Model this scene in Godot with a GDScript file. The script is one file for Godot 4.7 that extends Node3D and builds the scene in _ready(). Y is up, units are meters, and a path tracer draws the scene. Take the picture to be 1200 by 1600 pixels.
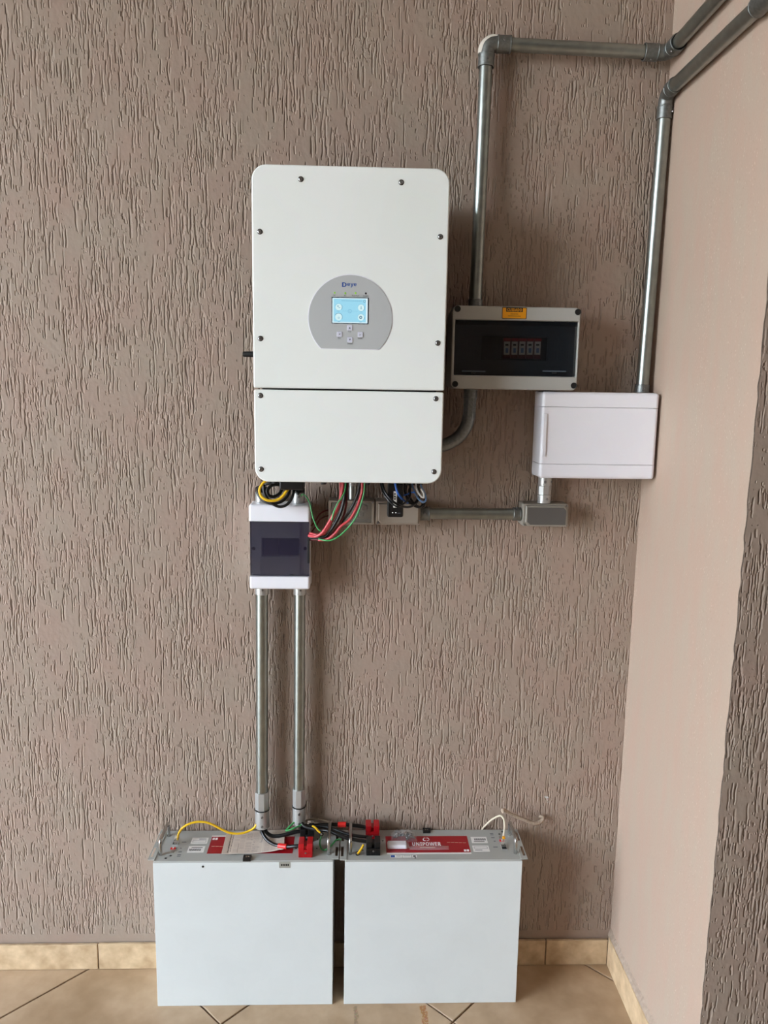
extends Node3D

const F := 1200.0            # focal length in pixels of the 1200 x 1600 frame
const XR := 0.727            # plane of the right wall
const ZE := 0.545            # where the right wall ends and the return begins
var st: SurfaceTool
var O := Vector3.ZERO        # origin of the thing that is being built
var XF := Transform3D()      # extra placement of the shapes that are being built
var M := {}
var used := {}
var cb: Basis
var cp: Vector3
var rng := RandomNumberGenerator.new()


func _ready() -> void:
	rng.seed = 41
	# ---- camera, sky, exposure ----
	var cam := Camera3D.new()
	cam.name = "camera"
	cam.position = Vector3(0, 1.599, 1.9385)
	cam.rotation_degrees = Vector3(-9.03, -1.97, 0.922)
	cam.keep_aspect = Camera3D.KEEP_HEIGHT
	cam.fov = rad_to_deg(2.0 * atan(800.0 / F))
	cam.near = 0.05
	add_child(cam)
	cam.current = true
	cb = cam.basis
	cp = cam.position
	var sky_mat := ProceduralSkyMaterial.new()
	sky_mat.sky_top_color = Color(0.80, 0.88, 0.97)
	sky_mat.sky_horizon_color = Color(0.92, 0.95, 0.98)
	sky_mat.ground_bottom_color = Color(0.55, 0.53, 0.50)
	sky_mat.ground_horizon_color = Color(0.72, 0.72, 0.72)
	sky_mat.sky_curve = 0.3
	var sky := Sky.new()
	sky.sky_material = sky_mat
	var env := Environment.new()
	env.background_mode = Environment.BG_SKY
	env.sky = sky
	env.tonemap_mode = Environment.TONE_MAPPER_LINEAR
	env.tonemap_exposure = 23
	env.sdfgi_enabled = true
	env.ssao_enabled = true
	env.ssil_enabled = true
	var we := WorldEnvironment.new()
	we.environment = env
	we.name = "world_environment"
	add_child(we)
	make_materials()
	build_setting()
	build_inverter()
	build_breaker_box()
	build_white_box()
	build_mini_box()
	build_junction_boxes()
	build_conduits()
	build_batteries()
	build_upper_cables()
	build_lower_cables()
	build_small_things()


# ---------------------------------------------------------------- photo to place
func ray(u: float, v: float) -> Vector3:
	return cb * Vector3((u - 600.0) / F, (800.0 - v) / F, -1.0)

func pz(u: float, v: float, z: float) -> Vector3:   # the point of the plane at depth z behind a pixel
	var d := ray(u, v)
	return cp + d * ((z - cp.z) / d.z)

func pzs(list: Array, z: float) -> Array:
	var out := []
	for a in list:
		out.append(pz(a[0], a[1], a[2] if a.size() > 2 else z))
	return out


# ---------------------------------------------------------------- nodes
func numbered(called: String) -> String:
	var n: int = used.get(called, 0)
	used[called] = n + 1
	return called if n == 0 else "%s_%03d" % [called, n]

func tag(o: Node, label: String, category: String, group := "", kind := "") -> void:
	if label: o.set_meta("label", label)
	if category: o.set_meta("category", category)
	if group: o.set_meta("group", group)
	if kind: o.set_meta("kind", kind)

func thing(called: String, label: String, category: String, base: Vector3, group := "") -> Node3D:
	var n := Node3D.new()
	n.name = numbered(called)
	add_child(n)
	n.position = base
	O = base
	tag(n, label, category, group)
	return n

func begin() -> void:
	st = SurfaceTool.new()
	st.begin(Mesh.PRIMITIVE_TRIANGLES)

func part(called: String, mat: Material, parent: Node3D, label := "") -> MeshInstance3D:
	var m := MeshInstance3D.new()
	m.name = called
	m.mesh = st.commit()
	m.material_override = mat
	parent.add_child(m, true)
	if label: m.set_meta("label", label)
	begin()
	return m

func solo(called: String, label: String, category: String, mat: Material, group := "") -> MeshInstance3D:
	var m := MeshInstance3D.new()
	m.name = numbered(called)
	m.mesh = st.commit()
	m.material_override = mat
	m.position = O
	add_child(m)
	tag(m, label, category, group)
	begin()
	return m

func structure(called: String, mat: Material, label := "") -> MeshInstance3D:
	var m := solo(called, label, "", mat)
	m.set_meta("kind", "structure")
	return m


# ---------------------------------------------------------------- shapes
func tri(a: Vector3, b: Vector3, c: Vector3, na: Vector3, nb: Vector3, nc: Vector3, ua := Vector2.ZERO, ub := Vector2.ZERO, uc := Vector2.ZERO) -> void:
	var g := (b - a).cross(c - a)
	if g.length_squared() < 1e-20: return
	a = XF * a; b = XF * b; c = XF * c
	na = (XF.basis * na).normalized(); nb = (XF.basis * nb).normalized(); nc = (XF.basis * nc).normalized()
	g = (b - a).cross(c - a)
	var vs := [a, b, c]; var ns := [na, nb, nc]; var us := [ua, ub, uc]
	var order := [0, 1, 2]
	if g.dot(na + nb + nc) > 0.0: order = [0, 2, 1]
	for i in order:
		st.set_normal(ns[i]); st.set_uv(us[i]); st.add_vertex(vs[i] - O)

func quad(a: Vector3, b: Vector3, c: Vector3, d: Vector3, n: Vector3, uvs := []) -> void:
	var w := uvs if uvs.size() == 4 else [Vector2(0, 1), Vector2(1, 1), Vector2(1, 0), Vector2(0, 0)]
	tri(a, b, c, n, n, n, w[0], w[1], w[2])
	tri(a, c, d, n, n, n, w[0], w[2], w[3])

func quadn(a: Vector3, b: Vector3, c: Vector3, d: Vector3, na: Vector3, nb: Vector3, nc: Vector3, nd: Vector3) -> void:
	tri(a, b, c, na, nb, nc)
	tri(a, c, d, na, nc, nd)

# outlines: counter-clockwise lists of [point, normal, offset direction]
func rr(x0: float, y0: float, x1: float, y1: float, r, seg := 3) -> Array:
	var rs = r if r is Array else [r, r, r, r]
	var out := []
	var cs := [Vector2(x0, y0), Vector2(x1, y0), Vector2(x1, y1), Vector2(x0, y1)]
	var sg := [Vector2(1, 1), Vector2(-1, 1), Vector2(-1, -1), Vector2(1, -1)]
	for k in 4:
		var q: float = rs[k]
		var c: Vector2 = cs[k] + sg[k] * q
		for i in seg + 1:
			var a := PI + k * PI / 2 + (PI / 2) * i / seg
			var n := Vector2(cos(a), sin(a))
			out.append([c + n * q, n, n])
	return out

func circ(cx: float, cy: float, r: float, seg := 32, a0 := 0.0, a1 := TAU) -> Array:
	var out := []
	var closed := absf(a1 - a0 - TAU) < 1e-4
	for i in (seg if closed else seg + 1):
		var a := a0 + (a1 - a0) * i / seg
		var n := Vector2(cos(a), sin(a))
		out.append([Vector2(cx, cy) + n * r, n, n])
	return out

func pg(p: Array) -> Array:
	var out := []
	var n := p.size()
	for i in n:
		var e0: Vector2 = (p[i] - p[(i + n - 1) % n]).normalized()
		var e1: Vector2 = (p[(i + 1) % n] - p[i]).normalized()
		var n0 := Vector2(e0.y, -e0.x)
		var n1 := Vector2(e1.y, -e1.x)
		var m := (n0 + n1).normalized()
		m = m / maxf(0.3, m.dot(n0))
		out.append([p[i], n0, m])
		out.append([p[i], n1, m])
	return out

# extrudes an outline along z from z0 to z1, front edge rounded by b, back edge by b0
func ext(o: Array, z0: float, z1: float, b := 0.0, b0 := 0.0, X := Transform3D(), seg := 2, caps := true) -> void:
	var prof := []
	if b0 > 0.0:
		for i in seg + 1:
			var a := PI / 2 * (1.0 - float(i) / seg)
			prof.append([z0 + b0 * (1 - sin(a)), b0 * (1 - cos(a)), -sin(a)])
	else:
		prof.append([z0, 0.0, 0.0])
	if b > 0.0:
		for i in seg + 1:
			var a := PI / 2 * float(i) / seg
			prof.append([z1 - b + b * sin(a), b * (1 - cos(a)), sin(a)])
	else:
		prof.append([z1, 0.0, 0.0])
	var n := o.size()
	var ring := []
	for q in prof:
		var vs := []
		for e in o:
			var p: Vector2 = e[0] - e[2] * q[1]
			var k := sqrt(maxf(0.0, 1 - q[2] * q[2]))
			vs.append([X * Vector3(p.x, p.y, q[0]), X.basis * Vector3(e[1].x * k, e[1].y * k, q[2])])
		ring.append(vs)
	for j in ring.size() - 1:
		for i in n:
			var A = ring[j][i]; var B = ring[j][(i + 1) % n]; var C = ring[j + 1][(i + 1) % n]; var D = ring[j + 1][i]
			quadn(A[0], B[0], C[0], D[0], A[1], B[1], C[1], D[1])
	if caps:
		for side in 2:
			var vs: Array = ring[0] if side == 0 else ring[-1]
			var mid := Vector3.ZERO
			var box := Rect2(o[0][0], Vector2.ZERO)
			for v in vs: mid += v[0] / n
			for e in o: box = box.expand(e[0])
			var nn := X.basis * Vector3(0, 0, -1 if side == 0 else 1)
			for i in n:
				var i2 := (i + 1) % n
				var t0: Vector2 = (o[i][0] - box.position) / box.size
				var t1: Vector2 = (o[i2][0] - box.position) / box.size
				tri(mid, vs[i][0], vs[i2][0], nn, nn, nn, Vector2(0.5, 0.5), Vector2(t0.x, 1 - t0.y), Vector2(t1.x, 1 - t1.y))

func bx(x0: float, y0: float, z0: float, x1: float, y1: float, z1: float, b := 0.001, X := Transform3D(), seg := 2) -> void:
	var m := minf(minf(absf(x1 - x0), absf(y1 - y0)), absf(z1 - z0)) * 0.49
	b = minf(b, m)
	ext(rr(x0, y0, x1, y1, b, seg), z0, z1, b, b, X, seg)

func frame_of(a: Vector3, dir: Vector3) -> Transform3D:   # local z along dir
	var z := dir.normalized()
	var up := Vector3.UP if absf(z.y) < 0.95 else Vector3.BACK
	var x := up.cross(z).normalized()
	return Transform3D(Basis(x, z.cross(x), z), a)

# turned shape: profile of [radius, height along dir], each stretch with its own normal
func lathe(a: Vector3, dir: Vector3, prof: Array, sides := 24) -> void:
	var X := frame_of(a, dir)
	for j in prof.size() - 1:
		var r0: float = prof[j][0]; var h0: float = prof[j][1]
		var r1: float = prof[j + 1][0]; var h1: float = prof[j + 1][1]
		var nl := Vector2(h1 - h0, r0 - r1)
		if nl.length() < 1e-9: continue
		nl = nl.normalized()
		for i in sides:
			var t0 := TAU * i / sides
			var t1 := TAU * (i + 1) / sides
			var c0 := Vector3(cos(t0), sin(t0), 0); var c1 := Vector3(cos(t1), sin(t1), 0)
			var n0 := X.basis * (c0 * nl.x + Vector3(0, 0, nl.y)); var n1 := X.basis * (c1 * nl.x + Vector3(0, 0, nl.y))
			quadn(X * (c0 * r0 + Vector3(0, 0, h0)), X * (c1 * r0 + Vector3(0, 0, h0)), X * (c1 * r1 + Vector3(0, 0, h1)), X * (c0 * r1 + Vector3(0, 0, h1)), n0, n1, n1, n0)

func rod(a: Vector3, b: Vector3, r: float, bev := 0.0008, sides := 24) -> void:
	var l := a.distance_to(b)
	lathe(a, b - a, [[0, 0], [r - bev, 0], [r, bev], [r, l - bev], [r - bev, l], [0, l]], sides)

func curve(p: Array, n := 6) -> Array:   # Catmull-Rom through the points
	var out := []
	for i in p.size() - 1:
		var a: Vector3 = p[maxi(i - 1, 0)]; var b: Vector3 = p[i]; var c: Vector3 = p[i + 1]; var d: Vector3 = p[mini(i + 2, p.size() - 1)]
		for k in n:
			var t := float(k) / n
			out.append(0.5 * ((2 * b) + (c - a) * t + (2 * a - 5 * b + 4 * c - d) * t * t + (3 * b - a - 3 * c + d) * t * t * t))
	out.append(p[-1])
	return out

func tube(p: Array, r, sides := 10, caps := true) -> void:
	var n := p.size()
	var T := []
	for i in n:
		T.append((p[mini(i + 1, n - 1)] - p[maxi(i - 1, 0)]).normalized())
	var u: Vector3 = T[0].cross(Vector3.UP if absf(T[0].y) < 0.9 else Vector3.RIGHT).normalized()
	var rings := []
	for i in n:
		u = (u - T[i] * u.dot(T[i])).normalized()
		var w: Vector3 = T[i].cross(u)
		var rad: float = r[i] if r is Array else r
		var vs := []
		for k in sides:
			var a := TAU * k / sides
			var q := u * cos(a) + w * sin(a)
			vs.append([p[i] + q * rad, q])
		rings.append(vs)
	for i in n - 1:
		for k in sides:
			var A = rings[i][k]; var B = rings[i][(k + 1) % sides]; var C = rings[i + 1][(k + 1) % sides]; var D = rings[i + 1][k]
			quadn(A[0], B[0], C[0], D[0], A[1], B[1], C[1], D[1])
	if caps:
		for e in [0, n - 1]:
			var nn: Vector3 = -T[0] if e == 0 else T[n - 1]
			for k in sides:
				tri(p[e], rings[e][k][0], rings[e][(k + 1) % sides][0], nn, nn, nn)

func text(what: String, h: float, mat: Material, at: Vector3, parent: Node3D, called := "lettering", B := Basis(), wide := 0.0, weight := 400, family := "Droid Sans") -> MeshInstance3D:
	var f := SystemFont.new()
	f.font_names = PackedStringArray([family])
	f.font_weight = weight
	var t := TextMesh.new()
	t.text = what
	t.font = f
	t.font_size = 48
	t.pixel_size = h / (48 * 0.714)
	t.depth = 0.0004
	t.curve_step = 2.0
	var m := MeshInstance3D.new()
	m.name = called
	m.mesh = t
	m.material_override = mat
	var s := 1.0
	if wide > 0.0:
		s = wide / maxf(1e-6, t.get_aabb().size.x)
	var c := t.get_aabb().get_center()
	m.transform = Transform3D(B * Basis.from_scale(Vector3(s, 1, 1)), XF * at - O - (B * Basis.from_scale(Vector3(s, 1, 1))) * Vector3(c.x, c.y, 0))
	parent.add_child(m, true)
	return m

# round-headed screw with a socket, its head standing on at and looking along dir
func screw(at: Vector3, dir: Vector3, r: float, parent: Node3D, mat: Material = null) -> void:
	lathe(at, dir, [[r, -0.001], [r, r * 0.25], [r * 0.8, r * 0.55], [r * 0.5, r * 0.62], [r * 0.42, r * 0.1], [0, r * 0.1]], 12)
	part("screw", mat if mat else M.screw, parent)


# ---------------------------------------------------------------- materials
func mat(c: Color, rough := 0.5, metal := 0.0) -> StandardMaterial3D:
	var m := StandardMaterial3D.new()
	m.albedo_color = c
	m.roughness = rough
	m.metallic = metal
	return m

func noise_tex(sd: int, freq: float, c0: Color, c1: Color, size := 512, oct := 4, c2 = null) -> NoiseTexture2D:
	var n := FastNoiseLite.new()
	n.seed = sd
	n.noise_type = FastNoiseLite.TYPE_SIMPLEX_SMOOTH
	n.frequency = freq
	n.fractal_octaves = oct
	var t := NoiseTexture2D.new()
	t.width = size; t.height = size
	t.seamless = true
	t.noise = n
	var g := Gradient.new()
	g.set_color(0, c0); g.set_color(1, c1)
	if c2 != null:
		g.add_point(0.5, c2)
	t.color_ramp = g
	return t

func tri_tex(m: StandardMaterial3D, t: Texture2D, per_m: float) -> StandardMaterial3D:
	m.albedo_texture = t
	m.uv1_triplanar = true
	m.uv1_world_triplanar = true
	m.uv1_scale = Vector3.ONE * per_m
	return m

func make_materials() -> void:
	M.cover = tri_tex(mat(Color(1, 1, 1), 0.38), noise_tex(3, 0.006, Color(0.895, 0.905, 0.88), Color(0.915, 0.92, 0.90), 256), 1.3)
	M.white = tri_tex(mat(Color(1, 1, 1), 0.32), noise_tex(4, 0.006, Color(0.90, 0.895, 0.915), Color(0.92, 0.915, 0.93), 256), 2.0)
	M.battery = tri_tex(mat(Color(1, 1, 1), 0.42), noise_tex(5, 0.01, Color(0.80, 0.812, 0.80), Color(0.82, 0.832, 0.82), 256), 2.0)
	M.panel = tri_tex(mat(Color(1, 1, 1), 0.45), noise_tex(6, 0.01, Color(0.635, 0.635, 0.61), Color(0.66, 0.66, 0.635), 256), 3.0)
	M.case = mat(Color(0.16, 0.16, 0.16), 0.5, 0.3)
	M.black = mat(Color(0.035, 0.035, 0.04), 0.38)
	M.cable_black = mat(Color(0.045, 0.045, 0.05), 0.32)
	M.rubber = mat(Color(0.03, 0.03, 0.03), 0.6)
	M.display = mat(Color(0.70, 0.705, 0.70), 0.4)
	M.bezel = mat(Color(0.06, 0.09, 0.16), 0.2)
	M.button = mat(Color(0.80, 0.80, 0.85), 0.35)
	M.ink = mat(Color(0.32, 0.33, 0.36), 0.6)
	M.ink_dark = mat(Color(0.1, 0.1, 0.1), 0.6)
	M.logo_blue = mat(Color(0.10, 0.28, 0.56), 0.4)
	M.white_ink = mat(Color(0.92, 0.90, 0.90), 0.5)
	M.led = mat(Color(0.55, 0.80, 0.18), 0.3)
	M.led.emission_enabled = true
	M.led.emission = Color(0.55, 0.85, 0.15)
	M.led.emission_energy_multiplier = 0.012
	M.led_off = mat(Color(0.03, 0.03, 0.03), 0.3)
	M.screw = mat(Color(0.60, 0.60, 0.60), 0.28, 1.0)
	M.screw_dark = mat(Color(0.26, 0.26, 0.25), 0.35, 0.9)
	var galv := tri_tex(mat(Color(1, 1, 1), 0.34, 1.0), noise_tex(8, 0.02, Color(0.58, 0.60, 0.58), Color(0.66, 0.68, 0.66), 256, 4), 6.0)
	M.galv = galv
	M.cast = tri_tex(mat(Color(1, 1, 1), 0.48, 1.0), noise_tex(9, 0.05, Color(0.46, 0.47, 0.46), Color(0.58, 0.59, 0.58), 256, 3), 9.0)
	M.chrome = mat(Color(0.72, 0.72, 0.71), 0.2, 1.0)
	M.elbow_pale = mat(Color(0.82, 0.79, 0.74), 0.6)
	M.box_grey = mat(Color(0.66, 0.655, 0.63), 0.42)
	M.inner_grey = mat(Color(0.27, 0.32, 0.36), 0.5)
	M.junction = mat(Color(0.60, 0.58, 0.54), 0.35, 0.35)
	M.junction_lid = mat(Color(0.36, 0.345, 0.33), 0.5, 0.2)
	M.junction_beige = mat(Color(0.62, 0.575, 0.525), 0.38, 0.25)
	M.dark_inside = mat(Color(0.04, 0.045, 0.05), 0.6)
	M.smoke = mat(Color(0.16, 0.15, 0.23, 0.56), 0.06)
	M.smoke.transparency = BaseMaterial3D.TRANSPARENCY_ALPHA
	M.smoke_blue = mat(Color(0.035, 0.065, 0.09, 0.42), 0.05)
	M.smoke_blue.transparency = BaseMaterial3D.TRANSPARENCY_ALPHA
	M.clear = mat(Color(0.62, 0.59, 0.54, 0.34), 0.06)
	M.clear.transparency = BaseMaterial3D.TRANSPARENCY_ALPHA
	M.film = mat(Color(0.93, 0.93, 0.95, 0.13), 0.08)
	M.film.transparency = BaseMaterial3D.TRANSPARENCY_ALPHA
	M.red = mat(Color(0.66, 0.05, 0.09), 0.35)
	M.red_label = mat(Color(0.60, 0.03, 0.09), 0.3)
	M.red_wire = mat(Color(0.76, 0.26, 0.28), 0.35)
	M.red_dark = mat(Color(0.38, 0.06, 0.08), 0.4)
	M.shrink = mat(Color(0.83, 0.13, 0.11), 0.4)
	M.green_wire = mat(Color(0.25, 0.60, 0.33), 0.35)
	M.yellow = mat(Color(0.90, 0.72, 0.12), 0.35)
	M.blue_wire = mat(Color(0.14, 0.36, 0.70), 0.35)
	M.blue_pale = mat(Color(0.42, 0.55, 0.72), 0.35)
	M.white_wire = mat(Color(0.88, 0.87, 0.86), 0.4)
	M.grey_wire = mat(Color(0.50, 0.44, 0.36), 0.5)
	M.cream = mat(Color(0.80, 0.75, 0.66), 0.55)
	M.dirty_cord = tri_tex(mat(Color(1, 1, 1), 0.75), noise_tex(11, 0.05, Color(0.55, 0.47, 0.40), Color(0.78, 0.71, 0.63), 256, 4), 14.0)
	M.blue_sticker = mat(Color(0.14, 0.30, 0.58), 0.5)
	M.sticker = mat(Color(0.88, 0.87, 0.85), 0.5)
	M.amber = mat(Color(0.90, 0.60, 0.05), 0.45)
	M.metal_plate = mat(Color(0.66, 0.66, 0.62), 0.4, 0.3)
	M.bare = mat(Color(0.74, 0.74, 0.73), 0.34, 0.6)
	make_wall_materials()

func make_wall_materials() -> void:
	# scratched textured plaster: grooves raked downwards by hand, 1.9 m x 2.6 m of it
	var S := 2048
	var r := RandomNumberGenerator.new()
	r.seed = 7
	var fine := FastNoiseLite.new()
	fine.seed = 5; fine.frequency = 0.055; fine.fractal_octaves = 3
	var density := FastNoiseLite.new()
	density.seed = 12; density.frequency = 0.006; density.fractal_octaves = 3
	var fi := fine.get_image(S, S, false, false, false)
	fi.convert(Image.FORMAT_L8)
	var base := fi.get_data()
	var h := PackedByteArray()
	h.resize(S * S)
	for i in S * S:
		h[i] = 176 + ((base[i] - 128) >> 3)
	for g in 66000:
		var x := r.randf() * S
		var y := r.randf() * (S - 84)
		var den := density.get_noise_2d(x, y * 0.8)
		if r.randf() > 0.60 + den * 0.9: continue
		var big := r.randf() < 0.30
		var L := r.randf_range(9, 40) if big else r.randf_range(2, 10)
		if big and r.randf() < 0.10: L *= 1.8
		var w := r.randf_range(1.2, 2.1) if big else r.randf_range(0.9, 1.5)
		var dep := r.randf_range(75, 165) if big else r.randf_range(45, 120)
		var side := 1.0 if r.randf() < 0.65 else -1.0
		var lip := r.randf_range(10, 45)
		var drift := r.randf_range(-0.06, 0.06)
		var ph := r.randf() * TAU
		var kmax := int(ceil(w * 3.2))
		for j in int(L):
			var yy := int(y) + j
			if yy >= S - 80: break
			var t := j / L
			var env := minf(1.0, minf(t, 1.0 - t) * 5.0 + 0.15)
			var cx := x + drift * j + sin(ph + j * 0.22) * 0.6
			var xi := int(cx)
			for k in range(-kmax, kmax + 1):
				var d := (xi + k - cx) / w
				var down := exp(-d * d) * dep * env
				var d2 := d * side - 1.9
				var up := exp(-d2 * d2 * 1.2) * lip * env
				var at := yy * S + posmod(xi + k, S)
				h[at] = clampi(int(h[at] - down + up), 12, 250)
	var himg := Image.create_from_data(S, S, false, Image.FORMAT_L8, h)
	var htex := ImageTexture.create_from_image(himg)
	# paint colour: faint pink and grey patches and a few white chips where the plaster is knocked
	var A := 1024
	var pn := FastNoiseLite.new()
	pn.seed = 21; pn.frequency = 0.012; pn.fractal_octaves = 4
	var pimg := pn.get_image(A, A, false, false, false)
	pimg.convert(Image.FORMAT_L8)
	var pd := pimg.get_data()
	var col := PackedByteArray()
	col.resize(A * A * 3)
	for i in A * A:
		var t := 0.7 * (pd[i] - 128) / 128.0
		col[i * 3] = int(clampf(175 + 4 * t, 0, 255))
		col[i * 3 + 1] = int(clampf(153 - 5 * t, 0, 255))
		col[i * 3 + 2] = int(clampf(137 - 4 * t, 0, 255))
	for k in 34:   # white chips in a small fork, at x 0.521, y 0.503 of the wall
		var f := r.randf()
		var cx := (0.521 + 1.15) / 1.9 * A + (f * 7.0 - 2.0 if k % 3 else 4.0) + r.randfn(0, 0.7)
		var cy := (1.0 - 0.503 / 2.6) * A + (absf(f - 0.55) * -5.0 if k % 3 else f * 6.0 - 1.0) + r.randfn(0, 0.5)
		var at := (int(cy) * A + int(cx)) * 3
		for q in 3: col[at + q] = r.randi_range(200, 245)
	var ctex := ImageTexture.create_from_image(Image.create_from_data(A, A, false, Image.FORMAT_RGB8, col))
	var w := mat(Color(0.857, 0.853, 0.846), 0.72)
	w.albedo_texture = ctex
	w.heightmap_enabled = true
	w.heightmap_texture = htex
	w.heightmap_scale = 0.47
	M.plaster = w
	# smooth plaster of the right wall: sandy, with light grains in vertical streaks
	var B := 1024
	var sn := FastNoiseLite.new()
	sn.seed = 31; sn.frequency = 0.01; sn.fractal_octaves = 4
	var sd_img := sn.get_image(B, B, false, false, false)
	sd_img.convert(Image.FORMAT_L8)
	var sd := sd_img.get_data()
	var sc := PackedByteArray(); sc.resize(B * B * 3)
	var sh := PackedByteArray(); sh.resize(B * B)
	for i in B * B:
		var t := (sd[i] - 128) / 128.0
		var j := r.randf_range(-3, 3)
		sc[i * 3] = int(171 + 3 * t + j); sc[i * 3 + 1] = int(149 - 3 * t + j); sc[i * 3 + 2] = int(132 - 3 * t + j)
		sh[i] = int(128 + 30 * t + r.randf_range(-14, 14))
	for k in 5200:
		# z of the wall runs over u (0.6 m), y over v (2.6 m)
		var band := r.randi() % 4
		var u := absf(r.randfn(0, 0.02)) if band == 0 else (r.randfn(0.5, 0.035) if band == 1 else (r.randfn(0.72, 0.08) if band == 2 else r.randf()))
		var v := r.randf()
		if band == 1 and v > 0.45: continue
		if band == 3 and r.randf() < 0.7: continue
		var xi := clampi(int(u * B), 0, B - 1); var yi := clampi(int(v * B), 0, B - 1)
		var at := yi * B + xi
		var lt := r.randi_range(18, 60)
		if r.randf() < 0.22: lt = -40
		for q in 3: sc[at * 3 + q] = clampi(sc[at * 3 + q] + lt, 0, 240)
		sh[at] = 230 if lt > 0 else 40
	var s := mat(Color(1, 1, 1), 0.7)
	s.albedo_texture = ImageTexture.create_from_image(Image.create_from_data(B, B, false, Image.FORMAT_RGB8, sc))
	s.heightmap_enabled = true
	s.heightmap_texture = ImageTexture.create_from_image(Image.create_from_data(B, B, false, Image.FORMAT_L8, sh))
	s.heightmap_scale = 0.10
	M.smooth = s
	M.plain_wall = tri_tex(mat(Color(1, 1, 1), 0.85), noise_tex(51, 0.01, Color(0.38, 0.32, 0.28), Color(0.42, 0.36, 0.32), 256), 0.7)
	M.ceiling = tri_tex(mat(Color(1, 1, 1), 0.9), noise_tex(52, 0.01, Color(0.76, 0.75, 0.73), Color(0.80, 0.79, 0.77), 256), 0.7)
	M.concrete = tri_tex(mat(Color(1, 1, 1), 0.9), noise_tex(53, 0.02, Color(0.58, 0.56, 0.52), Color(0.66, 0.64, 0.60), 512, 5), 0.4)
	M.grout = tri_tex(mat(Color(1, 1, 1), 0.9), noise_tex(54, 0.05, Color(0.40, 0.30, 0.22), Color(0.56, 0.45, 0.34), 256), 3.0)
	M.cement = tri_tex(mat(Color(1, 1, 1), 0.9), noise_tex(55, 0.05, Color(0.56, 0.49, 0.43), Color(0.70, 0.62, 0.55), 256), 6.0)
	# floor tiles: mottled beige ceramic, 2.4 m of it in x and z from (-1.2, 0), with two brown streaks beside the batteries
	var fa := FastNoiseLite.new(); fa.seed = 61; fa.frequency = 0.008; fa.fractal_octaves = 6; fa.fractal_gain = 0.6
	var T := 1024
	var fimg := fa.get_image(T, T, false, false, false); fimg.convert(Image.FORMAT_L8)
	var fd := fimg.get_data()
	var fc := PackedByteArray(); fc.resize(T * T * 3)
	for i in T * T:
		var t := (fd[i] - 128) / 128.0
		fc[i * 3] = int(clampf(176 + 34 * t, 0, 255)); fc[i * 3 + 1] = int(clampf(149 + 35 * t, 0, 255)); fc[i * 3 + 2] = int(clampf(119 + 36 * t, 0, 255))
	for streak in [[0.1845, 0.150, 0.0065, 150, 92, 38], [0.0075, 0.150, 0.004, 138, 114, 88]]:
		for yi in range(int(streak[1] / 2.4 * T), int(0.36 / 2.4 * T)):
			var xw: float = streak[0] + 0.0012 * sin(yi * 0.35) + (yi / float(T) * 2.4 - 0.15) * 0.06
			for xi in range(int((xw - streak[2] + 1.2) / 2.4 * T), int((xw + streak[2] + 1.2) / 2.4 * T) + 1):
				if r.randf() < 0.8:
					var at := (yi * T + xi) * 3
					for q in 3: fc[at + q] = int(lerpf(fc[at + q], streak[3 + q], r.randf_range(0.45, 0.95)))
	var ft := mat(Color(1, 1, 1), 0.38)
	ft.albedo_texture = ImageTexture.create_from_image(Image.create_from_data(T, T, false, Image.FORMAT_RGB8, fc))
	M.tile = ft
	M.skirting = tri_tex(mat(Color(1, 1, 1), 0.42), noise_tex(62, 0.014, Color(0.66, 0.55, 0.42), Color(0.86, 0.76, 0.62), 512, 5), 2.2)


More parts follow.
